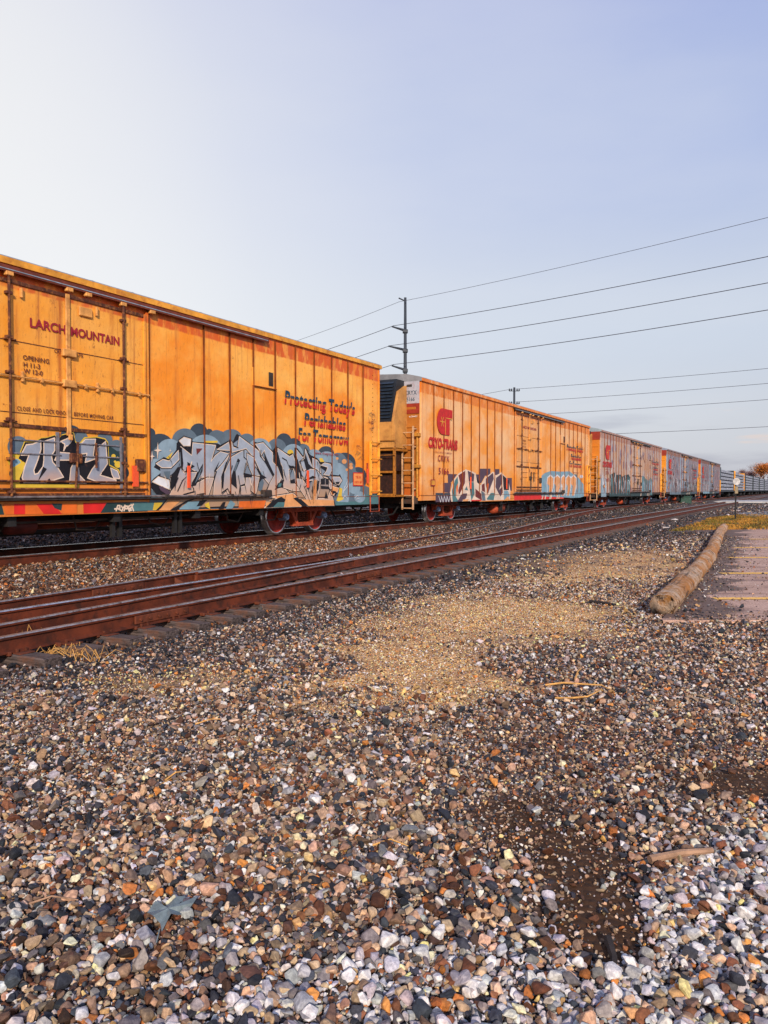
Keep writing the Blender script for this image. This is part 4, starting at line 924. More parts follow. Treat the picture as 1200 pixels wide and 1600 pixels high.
crp = g.n('ShaderNodeValToRGB'); g.nt.links.new(vs.outputs[0], crp.inputs[0]); el = crp.color_ramp.elements; crp.color_ramp.interpolation = 'CONSTANT'
cols = [(0, (.05, .055, .07)), (.2, (.16, .09, .07)), (.4, (.20, .15, .14)), (.6, (.32, .22, .17)), (.75, (.10, .08, .08)), (.88, (.40, .33, .29)), (.96, (.42, .17, .06))]
while len(el) < len(cols): el.new(.5)
for e, (p_, c_) in zip(el, cols): e.position = p_; e.color = (*c_, 1)
base = g.mix(g.rmp(vd, .35, .75), crp.outputs[0], (.03, .022, .02))
vcf = g.voro(62, out='Color'); vsf = g.n('ShaderNodeSeparateColor'); g.nt.links.new(vcf, vsf.inputs[0])
fine = g.mix(g.rmp(vsf.outputs[0], .1, .9), (.36, .19, .07), (.84, .52, .23)); fine = g.mix(g.rmp(vsf.outputs[1], .82, .9), fine, (.12, .08, .06)); fine = g.mix(g.rmp(vsf.outputs[2], .88, .95), fine, (.62, .46, .30))
fine = g.mix(g.rmp(g.noise(1.5, 5), .42, .62), fine, g.mix(.5, fine, (.22, .13, .085)))
mudc = g.mix(g.rmp(vsf.outputs[1], .93, .97), g.mix(g.noise(9, 6), (.040, .019, .009), (.075, .036, .017)), (.42, .27, .16))
k = g.mix(g.rmp(g.m('ADD', g.attr('tan', 'Fac'), g.m('MULTIPLY', g.m('SUBTRACT', g.noise(3, 6), .5), .8)), .2, .6), base, fine)
k = g.mix(g.rmp(g.attr('mud', 'Fac'), .2, .45), k, mudc)
k = g.mix(g.m('MULTIPLY', g.attr('dark', 'Fac'), .8), k, g.mix(g.rmp(g.noise(.8, 8, None, .8), .4, .62), g.mix(g.rmp(vs.outputs[1], .55, .95), (.022, .021, .026), (.14, .12, .13)), g.mix(g.rmp(g.noise(9, 8, None, .85), .45, .6), (.05, .04, .04), (.17, .13, .125))))
g.col(k); g.bump(g.m('ADD', g.m('MULTIPLY', vd, -1.), g.m('MULTIPLY', vsf.outputs[0], .15)), .7, .02)
me.materials.append(g.mat)
go = bpy.data.objects.new('ground', me); COL.objects.link(go); tag(go, kind='structure')

# ------------------------------------------------------------------ loose stones
rng = np.random.default_rng(5)
def rock_templates(k, npts, bev, seed):
    r = random.Random(seed); out = []
    for _ in range(k):
        bm = bmesh.new()
        ax = (1, r.uniform(.62, .95), r.uniform(.42, .72))
        for _ in range(npts):
            d = Vector((r.gauss(0, 1), r.gauss(0, 1), r.gauss(0, 1))).normalized()*r.uniform(.88, 1.08)
            bm.verts.new((d.x*ax[0]*.5, d.y*ax[1]*.5, d.z*ax[2]*.5))
        res = bmesh.ops.convex_hull(bm, input=bm.verts[:])
        bmesh.ops.delete(bm, geom=[v for v in bm.verts if not v.link_faces], context='VERTS')
        if bev:
            bmesh.ops.dissolve_limit(bm, angle_limit=.32, verts=bm.verts[:], edges=bm.edges[:])
            bmesh.ops.bevel(bm, geom=bm.edges[:], offset=bev, segments=1, affect='EDGES', clamp_overlap=True)
        bmesh.ops.triangulate(bm, faces=bm.faces[:]); bmesh.ops.recalc_face_normals(bm, faces=bm.faces[:])
        bm.verts.index_update()
        out.append((np.array([v.co[:] for v in bm.verts], np.float32), np.array([[v.index for v in f.verts] for f in bm.faces], np.int32))); bm.free()
    return out
T_HI = rock_templates(40, 13, .05, 1); T_MID = rock_templates(24, 12, 0, 2); T_LO = rock_templates(16, 8, 0, 3)
def rotm(n, tilt):
    a = rng.uniform(0, 2*np.pi, n); b = rng.normal(0, tilt, n); c = rng.normal(0, tilt, n)
    ca, sa_, cb, sb, cc, sc_ = np.cos(a), np.sin(a), np.cos(b), np.sin(b), np.cos(c), np.sin(c)
    R = np.empty((n, 3, 3), np.float32)
    R[:, 0, 0] = ca*cb; R[:, 0, 1] = ca*sb*sc_-sa_*cc; R[:, 0, 2] = ca*sb*cc+sa_*sc_
    R[:, 1, 0] = sa_*cb; R[:, 1, 1] = sa_*sb*sc_+ca*cc; R[:, 1, 2] = sa_*sb*cc-ca*sc_
    R[:, 2, 0] = -sb; R[:, 2, 1] = cb*sc_; R[:, 2, 2] = cb*cc
    return R
stone = NB('stone', .75, 0, .3)
sc0 = stone.attr('tint'); k = stone.mix(stone.rmp(stone.noise(60, 6, None, .7), .35, .7), stone.mix(1., sc0, (.62, .60, .62), 'MULTIPLY'), stone.mix(1., sc0, (1.25, 1.22, 1.18), 'MULTIPLY'))
stone.col(k); stone.bump(stone.noise(130, 6), .25, .004); STONE = stone.mat
PAL = np.array([[.50,.34,.215],[.43,.43,.45],[.030,.035,.048],[.16,.065,.032],[.50,.18,.045],[.66,.60,.55],[.15,.135,.14],[.24,.15,.10],[.37,.27,.19],[.075,.040,.028],[.70,.42,.18]])
WT = {'brown': [.16,.03,.12,.22,.025,.04,.08,.13,.08,.12,.02], 'mix': [.20,.10,.20,.12,.03,.085,.11,.11,.11,.06,.02], 'grey': [.12,.38,.09,.06,.04,.15,.10,.04,.02,.0,.02], 'warm': [.20,.02,.08,.30,.09,.04,.04,.09,.04,.20], 'dark': [.03,.06,.50,.07,.005,.015,.22,.05,.02,.05], 'tan': [.20,.01,.06,.08,.08,.12,.03,.03,.05,.02,.42]}
def scatter(name, X, Y, size, wname, templates, label, cat='gravel', tilt=.35, sink=.25, extra=None):
    n = len(X); Z = height(X, Y)
    tid = rng.integers(0, len(templates), n); R = rotm(n, tilt)
    ws = {k: np.cumsum(np.array(w)/sum(w)) for k, w in WT.items()}
    u = rng.random(n); ci = np.zeros(n, int)
    for k in WT:
        m = wname == k; ci[m] = np.searchsorted(ws[k], u[m])
    ci = np.clip(ci, 0, len(PAL)-1); colr = PAL[ci]*np.exp(rng.normal(-.08, .42, (n, 1)))*rng.uniform(.92, 1.08, (n, 3))
    if extra is not None: colr = colr*extra[:, None]
    colr = np.minimum(colr*np.where(wname == 'dark', .72, np.where(wname == 'grey', 1.12, 1.))[:, None], .70)
    Vs = []; Fs = []; Cs = []; off = 0
    for t, (tv, tf) in enumerate(templates):
        m = np.where(tid == t)[0]
        if not len(m): continue
        p = np.einsum('nij,vj->nvi', R[m], tv)*size[m][:, None, None]
        p[:, :, 0] += X[m][:, None]; p[:, :, 1] += Y[m][:, None]; p[:, :, 2] += (Z[m]+size[m]*sink*rng.uniform(.2, 1.3, len(m)))[:, None]
        f = tf[None]+(np.arange(len(m))*len(tv))[:, None, None]+off
        Vs.append(p.reshape(-1, 3)); Fs.append(f.reshape(-1, 3)); Cs.append(np.repeat(colr[m], len(tv), 0)); off += len(m)*len(tv)
    Vs = np.concatenate(Vs).astype(np.float32); Fs = np.concatenate(Fs).astype(np.int32); Cs = np.concatenate(Cs)
    me = bpy.data.meshes.new(name); me.vertices.add(len(Vs)); me.vertices.foreach_set('co', Vs.ravel())
    me.loops.add(Fs.size); me.loops.foreach_set('vertex_index', Fs.ravel()); me.polygons.add(len(Fs)); me.polygons.foreach_set('loop_start', np.arange(0, Fs.size, 3, dtype=np.int32)); me.update(calc_edges=True)
    at = me.attributes.new('tint', 'FLOAT_COLOR', 'POINT'); at.data.foreach_set('color', np.concatenate([Cs, np.ones((len(Cs), 1))], 1).astype(np.float32).ravel())
    me.polygons.foreach_set('use_smooth', [False]*len(me.polygons))
    me.materials.append(STONE); o = bpy.data.objects.new(name, me); COL.objects.link(o); tag(o, label, cat, kind='stuff'); print(name, n, len(Fs)); return o
def bX(Y): return .54*Y-7.9
# log and lot footprint in metres
LOG0 = Gd(1028, 962); LOG1 = Gd(1133, 830)
LOGA = Vector((3.62, 9.95)); LOGB = Vector((14.0, 31.4))
def logx(Y): return LOGA.x+(Y-LOGA.y)*(LOGB.x-LOGA.x)/(LOGB.y-LOGA.y)
def in_lot(X, Y): return (Y > 9.45) & (Y < 31.0) & (X > logx(Y)+.25)
def sample(y0, y1, dens, marg=.6, xlim=None, x0f=None):
    A = (y1*y1-y0*y0)*.5+2*marg*(y1-y0); n = int(A*dens); out = []
    Y = np.sqrt(rng.random(n*2)*(y1*y1-y0*y0)+y0*y0); X = rng.uniform(-1, 1, n*2)*(.52*Y+marg); return X[:n], Y[:n]
def wpick(v, mud, tan, grey, Y):
    w = np.full(len(v), 'mix', dtype='U5'); r = rng.random(len(v))
    w[tan > r*.9+.05] = 'tan'; w[grey > r*.8+.1] = 'grey'
    return w
# near field
def brownz(X, Y):
    return np.maximum(ell(X+.15*vnoise(X*3, Y*2, 6), Y+.2*vnoise(X*2, Y*3, 2), 1.05, 4.7, .62, 1.5, -.1, .9), ell(X, Y, 2.2, 4.6, .8, .6, 0, .9))
FIELDS = []
for (ya, yb_, dens, TT) in ((1.7, 3.7, 6200, T_HI), (3.7, 6.3, 5200, T_MID)):
  X, Y = sample(ya, yb_, dens, .35); v, mud, tan, grey = zones(X, Y); keep = (X > bX(Y)+.62)
  r = rng.random(len(X)); keep &= r < np.clip(1-mud*1.0, .22, 1)*np.clip(1-tan*.25, .3, 1)
  X, Y, mud, tan, grey, v = [a[keep] for a in (X, Y, mud, tan, grey, v)]
  near = sst(5.8, 2.6, Y); sz = np.exp(rng.normal(np.log(.0150+.0065*near), .44, len(X)))
  sz *= np.where(grey > .5, 1.12, 1)*np.where((tan > .35), .6, 1)*np.where(mud > .3, .62, 1); sz = np.clip(sz, .008, .085)
  big = rng.random(len(X)) < .009; sz[big] = rng.uniform(.05, .075, big.sum())
  wn = wpick(v, mud, tan, grey, Y); bz = brownz(X, Y); sel = (rng.random(len(X)) < bz*.85) & (grey < .5); wn[sel] = 'brown'; sz = sz*np.where(sel, .72, 1)
  scatter('gravel', X, Y, sz*1.15, wn, TT, 'mixed brown, tan and grey crushed stones in the foreground', tilt=.5, sink=.42)
# the gravel goes on beyond both sides of the picture
for sg_ in (-1, 1):
    n_ = 16000; Y = rng.uniform(.2, 9, n_); X = sg_*(.52*np.maximum(Y, 1.7)+.3+rng.random(n_)*2.4); v, mud, tan, grey = zones(X, Y); keep = (X > bX(Y)+.62) & ~in_lot(X, Y); X, Y, v, mud, tan, grey = [q[keep] for q in (X, Y, v, mud, tan, grey)]
    scatter('gravel', X, Y, np.exp(rng.normal(np.log(.036), .35, len(X))), wpick(v, mud, tan, grey, Y), T_LO, 'mixed gravel continuing towards the '+('left' if sg_ < 0 else 'right')+' side of the foreground', tilt=.5, sink=.3)
n_ = 16000; Y = rng.uniform(-2.5, 1.8, n_); X = rng.uniform(-3, 3, n_); v, mud, tan, grey = zones(X, Y)
scatter('gravel', X, Y, np.exp(rng.normal(np.log(.036), .35, n_)), wpick(v, mud, tan, grey, Y), T_LO, 'mixed gravel right under the viewpoint', tilt=.5, sink=.3)
# middle field
X, Y = sample(6.2, 14, 1500, .5); v, mud, tan, grey = zones(X, Y); keep = (X > bX(Y)+.60) & ~in_lot(X, Y)
keep &= rng.random(len(X)) < np.clip(1-tan*1.0, .22, 1)
X, Y, mud, tan, grey, v = [a[keep] for a in (X, Y, mud, tan, grey, v)]
sz = np.exp(rng.normal(np.log(.026), .40, len(X)))*np.where(tan > .4, .6, 1)
wn = wpick(v, mud, tan, grey, Y); rr = rng.random(len(X)); wn[(X < bX(Y)+2.3) & (rr < .6)] = 'dark'
scatter('gravel', X, Y, np.clip(sz, .012, .09), wn, T_MID, 'smaller mixed stones beside the railway ties and around the tan sandy patch', tilt=.5, sink=.35)
X, Y = sample(5.2, 15, 2100, .3); v, mud, tan, grey = zones(X, Y); keep = (X > bX(Y)+.6) & ~in_lot(X, Y) & (rng.random(len(X)) < tan*1.0)
X, Y = X[keep], Y[keep]
scatter('fine_gravel', X, Y, np.exp(rng.normal(np.log(.017), .35, len(X))), np.full(len(X), 'tan', dtype='U5'), T_LO, 'fine golden tan grit worn smooth in the middle of the yard', tilt=.5, sink=.3, extra=np.full(len(X), 1.25))
# far field on the right of the tracks
X, Y = sample(13.8, 60, 130, 1); v, mud, tan, grey = zones(X, Y); keep = (X > bX(Y)+.60) & ~in_lot(X, Y) & (X < .5*Y+1)
keep &= ~((Y > 30) & (Y < 52) & (X > 11+.5*(Y-30)))
X, Y, v, tan = [a[keep] for a in (X, Y, v, tan)]
wn = np.full(len(X), 'mix', dtype='U5'); wn[rng.random(len(X)) < sst(6, 0, X-bX(Y))*.9+sst(22, 30, Y)*.6] = 'dark'; wn[rng.random(len(X)) < tan*.8] = 'tan'
scatter('gravel', X, Y, np.exp(rng.normal(np.log(.060), .35, len(X)))*np.where(tan > .4, .6, 1), wn, T_LO, 'dark and pinkish stones between the tracks and the log', tilt=.4, sink=.3)
n_ = 26000; Y = np.sqrt(rng.random(n_)*(110**2-50**2)+50**2); X = rng.uniform(-.05, 1, n_)*(.54*Y+1)
v = X*NR.x+Y*NR.y-CC; keep = (X > bX(Y)+.6) | ((v > 1.2) & (X < bX(Y)-3)); keep &= ~((Y > 94) & (X > 38)); X, Y = X[keep], Y[keep]
scatter('gravel', X, Y, np.exp(rng.normal(np.log(.12), .45, len(X))), np.where(rng.random(len(X)) < .75, 'dark', 'mix').astype('U5'), T_LO, 'coarse dark gravel far off towards the road crossing', tilt=.4, sink=.1)
# ballast around the tracks, laid out along them
def ballast(s0, s1, v0, v1, dens, size, wfun, label, rails=True):
    n = int((s1-s0)*(v1-v0)*dens); s = rng.random(n)*(s1-s0)+s0; v = rng.random(n)*(v1-v0)+v0
    X = NR.x*(v+CC)+D.x*(s+sOff); Y = NR.y*(v+CC)+D.y*(s+sOff)
    keep = (X > -.53*Y-1.5) & (X < bX(Y)+.62)
    for rx, cs in ((bX, .88), (lambda Y: bX(Y)-1.71, .88), (lambda Y: .448*Y-7.90, .913), (lambda Y: .448*Y-9.55, .913)):
        dr = np.abs(X-rx(Y))*cs; keep &= (dr > .075) | ((rx(0) > -9.7) & (rx(0) < -9.6) & (Y > 60))
    X, Y, v = X[keep], Y[keep], v[keep]
    return scatter('ballast', X, Y, np.exp(rng.normal(np.log(size), .32, len(X))), wfun(X, Y, v), T_LO, label, tilt=.6, sink=.3, extra=np.full(len(X), .82))
def wwarm(X, Y, v):
    w = np.full(len(X), 'warm', dtype='U5'); r = rng.random(len(X)); w[(r < sst(18, 34, Y)*.85+.04) | (v > 4.0) & (r < .75)] = 'dark'; w[r > .985] = 'grey'; return w
ballast(-9, 26, .88, 4.0, 950, .046, wwarm, 'brown and tan ballast on the slope in front of the nearest train wheels')
ballast(-9, 24, 4.0, 7.0, 560, .048, lambda X, Y, v: np.where(rng.random(len(X)) < .45, 'warm', 'dark'), 'dark ballast between the rails of the near track')
ballast(26, 64, .88, 8, 130, .065, lambda X, Y, v: np.full(len(X), 'dark', dtype='U5'), 'far dark ballast beside the distant train cars')
ballast(-6, 50, -3.9, -.85, 330, .060, lambda X, Y, v: np.where(rng.random(len(X)) < .8, 'dark', 'mix'), 'grey ballast seen beneath the train')
# pale big stones resting on the dark ground right of the far rails are part of the same gravel

# ------------------------------------------------------------------ rails and ties
tie = NB('old_timber', .85); tz = tie.mapv((1.2, 14, 14)); f = tie.noise(2.5, 7, tz, .7)
kk = tie.mix(tie.rmp(f, .35, .65), (.022, .015, .014), (.13, .10, .095)); kk = tie.mix(tie.m('MULTIPLY', tie.rmp(tie.noise(3, 5), .55, .7), .5), kk, (.20, .08, .04)); tie.col(kk); tie.bump(f, .8, .02); TIE = tie.mat
def rail_mesh(name, path, parent, head=None, hz=.172):
    """path: list of (x, y, z of the rail foot)"""
    prof = [(-.070,0),(.070,0),(.070,.012),(.012,.030),(.009,.125),(.034,.138),(.036,.160),(.030,.172),(-.030,.172),(-.036,.160),(-.034,.138),(-.009,.125),(-.012,.030),(-.070,.012)]
    n = len(prof); mb = MB(); vs = []
    for i, p in enumerate(path):
        a = Vector(path[max(i-1, 0)]); b = Vector(path[min(i+1, len(path)-1)]); t = (b-a); t.z = 0; t.normalize(); r = Vector((t.y, -t.x, 0))
        for (u, w) in prof: q = Vector(p)+r*u; vs.append((q.x, q.y, q.z+w))
    fs = []; ms = []
    for i in range(len(path)-1):
        for k in range(n):
            fs.append((i*n+k, i*n+(k+1)%n, (i+1)*n+(k+1)%n, (i+1)*n+k)); ms.append(1 if k in (6, 7, 8) else 0)
    fs.append(tuple(range(n))); fs.append(tuple(range((len(path)-1)*n, len(path)*n))); ms += [0, 0]
    mb.v = vs; mb.f = fs; mb.m = ms
    return mb.build(name, [M['railweb'], head or M['railhead']], parent)
def lpath(fx, y0, y1, zf, step=2.0):
    n = max(2, int((y1-y0)/step)); return [(fx(y), y, float(zf(y))) for y in np.linspace(y0, y1, n+1)]
_tiem = {}
def add_ties(root, fcx, slope, ys, zf, near_off=.5, long=2.6, plates=True, label=None):
    ang = math.atan(slope)
    if 'tie' not in _tiem:
        for k in range(5):
            r = random.Random(k); mb = MB(); 
            bm = bmesh.new(); bmesh.ops.create_grid(bm, x_segments=1, y_segments=1, size=1); bm.free()
            mb.bevbox(-1.3, 1.3, -.115, .115, -.16, .0, .012)
            mb.v = [(x+r.uniform(-.02, .02), y+r.uniform(-.008, .008), z+r.uniform(-.006, .006)) for x, y, z in mb.v]
            o = mb.build('tie', TIE, None); _tiem[k] = o.data; bpy.data.objects.remove(o)
        _tiem['tie'] = 1
        mb = MB(); mb.bevbox(-.19, .19, -.09, .09, 0, .014, .004)
        for sx in (-1, 1):
            for sy in (-1, 1): mb.bevbox(sx*.095-.012, sx*.095+.012, sy*.05-.012, sy*.05+.012, .012, .050, .003)
        for sx in (-1, 1): mb.bevbox(sx*.07-.035, sx*.07+.035, -.15, -.115, -.01, .03, .005)
        o = mb.build('tie_plate', M['rust'], None); _tiem['plate'] = o.data; bpy.data.objects.remove(o)
    rn = random.Random(len(ys))
    for y in ys:
        o = bpy.data.objects.new('tie', _tiem[rn.randrange(5)]); COL.objects.link(o); o.parent = root
        o.location = (fcx(y)+rn.uniform(-.05, .05), y, float(zf(y))-.014); o.rotation_euler = (rn.uniform(-.02, .02), rn.uniform(-.006, .006), -ang+rn.uniform(-.03, .03))
        if plates:
            for s in (-1, 1):
                q = bpy.data.objects.new('tie_plate', _tiem['plate']); COL.objects.link(q); q.parent = o; q.location = (s*.752, 0, -.001)
def merged_ties(root, fcx, slope, ys, zf):
    ang = -math.atan(slope); mb = MB()
    for y in ys:
        b = len(mb.v); mb.box(-1.3, 1.3, -.11, .11, -.16, -.014); c, s = math.cos(ang), math.sin(ang); x0 = fcx(y); z0 = float(zf(y))
        mb.v[b:] = [(x0+p[0]*c-p[1]*s, y+p[0]*s+p[1]*c, z0+p[2]) for p in mb.v[b:]]
    o = mb.build('tie', TIE, root); tag(o, kind='stuff'); return o
# near straight track
rB = empty('railway_track', (0, 0, 0), 0, 'nearest railway track, with old tie ends sticking out beside the gravel', 'railway track', 'railway tracks in the yard')
zB = lambda y: 0.016
rail_mesh('rail', lpath(bX, 0.5, 230, zB), rB, M['railheadold']); rail_mesh('rail', lpath(lambda y: bX(y)-1.71, 0.5, 230, zB), rB)
ysB = list(np.arange(3.2, 3.2+.49*78, .49)); add_ties(rB, lambda y: bX(y)-.855, .54, ysB, lambda y: zB(y)-.0)
merged_ties(rB, lambda y: bX(y)-.855, .54, np.arange(3.2+.49*78, 150, .49), zB)
# crossover track
rC = empty('crossover_track', (0, 0, 0), 0, 'diverging crossover rails leaving the nearest track towards the train', 'railway track', 'railway tracks in the yard')
zCf = lambda y: float(zC(y))+.017
rail_mesh('rail', lpath(lambda y: .448*y-9.55, 0.5, 58, zCf), rC, M['railheadold']); rail_mesh('rail', lpath(lambda y: .448*y-7.90, 0.5, 57, zCf), rC, M['railheadold'])
add_ties(rC, lambda y: cX(y)-.25, .448, [3.2+.49*k for k in range(0, 30)], lambda y: .006, plates=False)
add_ties(rC, lambda y: cX(y), .448, [3.45+.49*k for k in range(30, 96)], zCf)
for yy, side in ((11.2, 0), (16.5, 1)):
    mb = MB()
    ang = math.atan(.448 if not side else .54)
    x = (.448*yy-9.55) if not side else bX(yy)
    o = MB(); o.bevbox(-.058, -.030, -.55, .55, .032, .128, .006) if False else None
def joint_bar(root, x, y, z, ang, L=.9):
    mb = MB(); mb.bevbox(.016, .045, -L/2, L/2, .030, .128, .006)
    for k in range(6):
        yy = -L*.42+k*L*.84/5; mb.tube([(.045, yy, .078), (.066, yy, .078)], .018, 6)
    o = mb.build('joint_bar', M['rust'], root, loc=(x, y, z)); o.rotation_euler = (0, 0, -ang); return o
for y in (9.5, 14.1, 26): joint_bar(rB, bX(y), y, .016, math.atan(.54))
for y in (13.3,): joint_bar(rB, bX(y)-1.71, y, .016, math.atan(.54))
for y in (12.0, 21.5): joint_bar(rC, .448*y-9.55, y, float(zCf(y)), math.atan(.448), 1.1)
# frog casting where the crossover meets the far rail, and rail braces
mb = MB(); 
fy0, fy1 = 16.2, 20.6
for q0, q1, w in (((bX(fy0)-1.71-.03, fy0), (bX(fy1)-1.71-.03, fy1), .05), ((.448*fy0-7.90-.02, fy0), (.448*fy1-7.90-.02, fy1), .05)):
    a = Vector((*q0, .02)); b = Vector((*q1, .02)); t = (b-a).normalized(); r = Vector((t.y, -t.x, 0))
    mb.add([a-r*w, a+r*w, b+r*w, b-r*w, a-r*w+Vector((0,0,.16)), a+r*w+Vector((0,0,.16)), b+r*w+Vector((0,0,.16)), b-r*w+Vector((0,0,.16))], [(0,1,2,3),(4,5,6,7),(0,1,5,4),(1,2,6,5),(2,3,7,6),(3,0,4,7)])
mb.build('frog', [M['railweb']], rC)
for k in range(14):
    mb = MB(); y = 13.2+.49*k; x = .448*y-9.55; mb.bevbox(x+.04, x+.22, y-.05, y+.05, .02, .05, .008); mb.add([(x+.04, y-.02, .03), (x+.2, y-.02, .05), (x+.04, y-.02, .14), (x+.04, y+.02, .03), (x+.2, y+.02, .05), (x+.04, y+.02, .14)], [(0,1,2),(3,5,4),(1,4,5,2),(0,3,4,1)]); mb.build('rail_brace', M['rust'], rC)
# guard rail inside the crossover
rail_mesh('guard_rail', lpath(lambda y: .448*y-9.55+.14, 13.6, 19.8, lambda y: .02), rC, M['railheadold'])
rail_mesh('guard_rail', lpath(lambda y: bX(y)-.14, 17.5, 21.6, lambda y: .018), rB, M['railheadold'])
# track under the train
rT = empty('railway_track', (0, 0, 0), 0, 'railway track that carries the parked train', 'railway track', 'railway tracks in the yard')
tX = lambda y: .5533*y-13.04-(HW-.752)*1.1429; zT = lambda y: RAIL_Z-.172
rail_mesh('rail', lpath(tX, 2, 330, zT), rT, M['railheadold']); rail_mesh('rail', lpath(lambda y: tX(y)-1.505*1.1429, 2, 330, zT), rT)
# track behind the train
rK = empty('railway_track', (0, 0, 0), 0, 'railway track seen through the gap underneath the train', 'railway track', 'railway tracks in the yard')
kX = lambda y: tX(y)-5.6; zK = lambda y: .625
rail_mesh('rail', lpath(kX, 4, 330, zK), rK); rail_mesh('rail', lpath(lambda y: kX(y)-1.505*1.1429, 4, 330, zK), rK)
merged_ties(rK, lambda y: kX(y)-.86, .5533, np.arange(8, 60, .55), zK)

# ------------------------------------------------------------------ parking lot, log
asph = NB('lot_asphalt', .85, 0, .3)
f1 = asph.noise(1.2, 6); f2 = asph.noise(48, 6, None, .8); 
kk = asph.mix(asph.rmp(f1, .35, .65), (.50, .32, .235), (.68, .47, .37)); kk = asph.mix(asph.rmp(asph.voro(95, out='Distance'), .0, .5), asph.mix(.5, kk, (.5, .4, .4)), kk)
kk = asph.mix(asph.m('MULTIPLY', asph.rmp(f2, .44, .58), .65), kk, (.17, .10, .085))
st = asph.noise(1.0, 6, asph.mapv((.5, 2.6, 1)), .65); kk = asph.mix(asph.m('MULTIPLY', asph.rmp(asph.noise(13, 7, None, .8), .5, .62), .45), kk, (.22, .135, .10)); kk = asph.mix(asph.m('MULTIPLY', asph.rmp(st, .54, .66), .75), kk, (.16, .10, .095)); kk = asph.mix(asph.m('MULTIPLY', asph.rmp(asph.noise(34, 6, None, .8), .52, .62), .6), kk, (.15, .09, .085))
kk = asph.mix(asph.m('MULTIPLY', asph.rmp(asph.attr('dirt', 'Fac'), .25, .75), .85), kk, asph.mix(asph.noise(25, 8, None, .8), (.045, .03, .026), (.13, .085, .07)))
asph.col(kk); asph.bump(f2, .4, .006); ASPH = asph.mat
nx, ny = 110, 120
U, V = np.meshgrid(np.linspace(0, 1, nx)**1.6, np.linspace(0, 1, ny), indexing='ij')
LY = 9.45+V*(31.2-9.45); LX = logx(LY)+.05+U*14; LZ = np.full_like(LX, .045)
LY = LY+np.where(V == 0, .05*vnoise(LX*3, LX*2, 2), 0)
mb = MB(); mb.v = list(zip(LX.ravel(), LY.ravel(), LZ.ravel())); idx = np.arange(nx*ny).reshape(nx, ny)
mb.f = [tuple(int(a) for a in q) for q in np.stack([idx[:-1, :-1], idx[1:, :-1], idx[1:, 1:], idx[:-1, 1:]], -1).reshape(-1, 4)]; mb.m = [0]*len(mb.f)
e = MB()
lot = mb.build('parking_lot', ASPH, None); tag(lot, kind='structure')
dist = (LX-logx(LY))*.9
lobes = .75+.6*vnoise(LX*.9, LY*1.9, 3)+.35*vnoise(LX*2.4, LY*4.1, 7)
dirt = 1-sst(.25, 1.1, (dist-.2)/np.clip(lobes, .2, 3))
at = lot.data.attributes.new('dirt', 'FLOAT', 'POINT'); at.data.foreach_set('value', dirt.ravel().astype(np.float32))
# broken edge of the slab
mb = MB(); rn = random.Random(3); x = logx(9.45)+.05
pts = [];
while x < 18: pts.append((x, 9.42+rn.uniform(-.05, .05))); x += rn.uniform(.08, .2)
for a, b in zip(pts[:-1], pts[1:]):
    mb.add([(a[0], a[1], -.02), (b[0], b[1], -.02), (b[0], b[1]+.02, .043), (a[0], a[1]+.02, .043), (a[0], a[1]+.14, .046), (b[0], b[1]+.14, .046)], [(0, 1, 2, 3), (3, 2, 5, 4)])
tag(mb.build('parking_lot_edge', ASPH, None), kind='structure')
stripe = NB('stripe_yellow', .6); kk = stripe.mix(stripe.rmp(stripe.noise(22, 6), .38, .55), (.55, .30, .12), (.95, .55, .06)); stripe.col(kk)
for k, (xa, y, w) in enumerate([(4.85, 11.26, .10), (6.45, 14.7, .11), (8.15, 18.15, .12), (9.7, 21.3, .12), (11.9, 25.0, .12)]):
    mb = MB(); mb.add([(xa, y-w, .052), (xa+6.5, y-w+.15, .052), (xa+6.5, y+w+.15, .052), (xa, y+w, .052)], [(0, 1, 2, 3)])
    o = mb.build('parking_stripe', stripe.mat, None); tag(o, kind='structure')
n_ = 5200; Yc = rng.uniform(9.4, 27, n_); e_ = rng.exponential(.55, n_); Xc = logx(Yc)+.18+e_; top_ = rng.random(n_) < .35; Yc = np.where(top_, 9.42+rng.exponential(.18, n_), Yc); Xc = np.where(top_, logx(Yc)+rng.uniform(.2, 9, n_), Xc)
H_ = height; height = lambda X, Y: np.full(np.shape(X), .045)
scatter('gravel', Xc, Yc, np.exp(rng.normal(np.log(.022), .5, n_)), np.where(rng.random(n_) < .5, 'dark', 'mix').astype('U5'), T_LO, 'loose chips spilled on the parking lot along the log and its broken edge', tilt=.4, sink=.3)
height = H_
# log kerb: old utility pole lying on its side
bark = NB('weathered_log', .9); m1 = bark.mapv((1, 1, 1)); nz = bark.noise(5, 8, m1, .75); crk = bark.rmp(bark.voro(7, out='Distance', vec=bark.mapv((2.0, .55, 1.6), rot=(0, 0, .3))), .05, .5)
kk = bark.mix(bark.rmp(nz, .40, .58), (.52, .24, .07), (.74, .56, .42)); kk = bark.mix(bark.m('MULTIPLY', bark.rmp(bark.noise(3.4, 9, None, .8), .53, .60), .9), kk, (.05, .03, .028)); kk = bark.mix(bark.m('MULTIPLY', bark.rmp(bark.noise(.9, 3), .48, .6), .75), kk, (.60, .24, .05)); kk = bark.mix(bark.rmp(bark.noise(22, 9, None, .85), .58, .64), kk, (.10, .07, .055))
lm_n = bark.n('ShaderNodeMapping', vector_type='TEXTURE'); bark.nt.links.new(bark.tc.outputs['Object'], lm_n.inputs[0]); lm_n.inputs['Rotation'].default_value = (0, 0, math.atan2(21.4, 10.4)); lm_n.inputs['Scale'].default_value = (9, .55, .55)
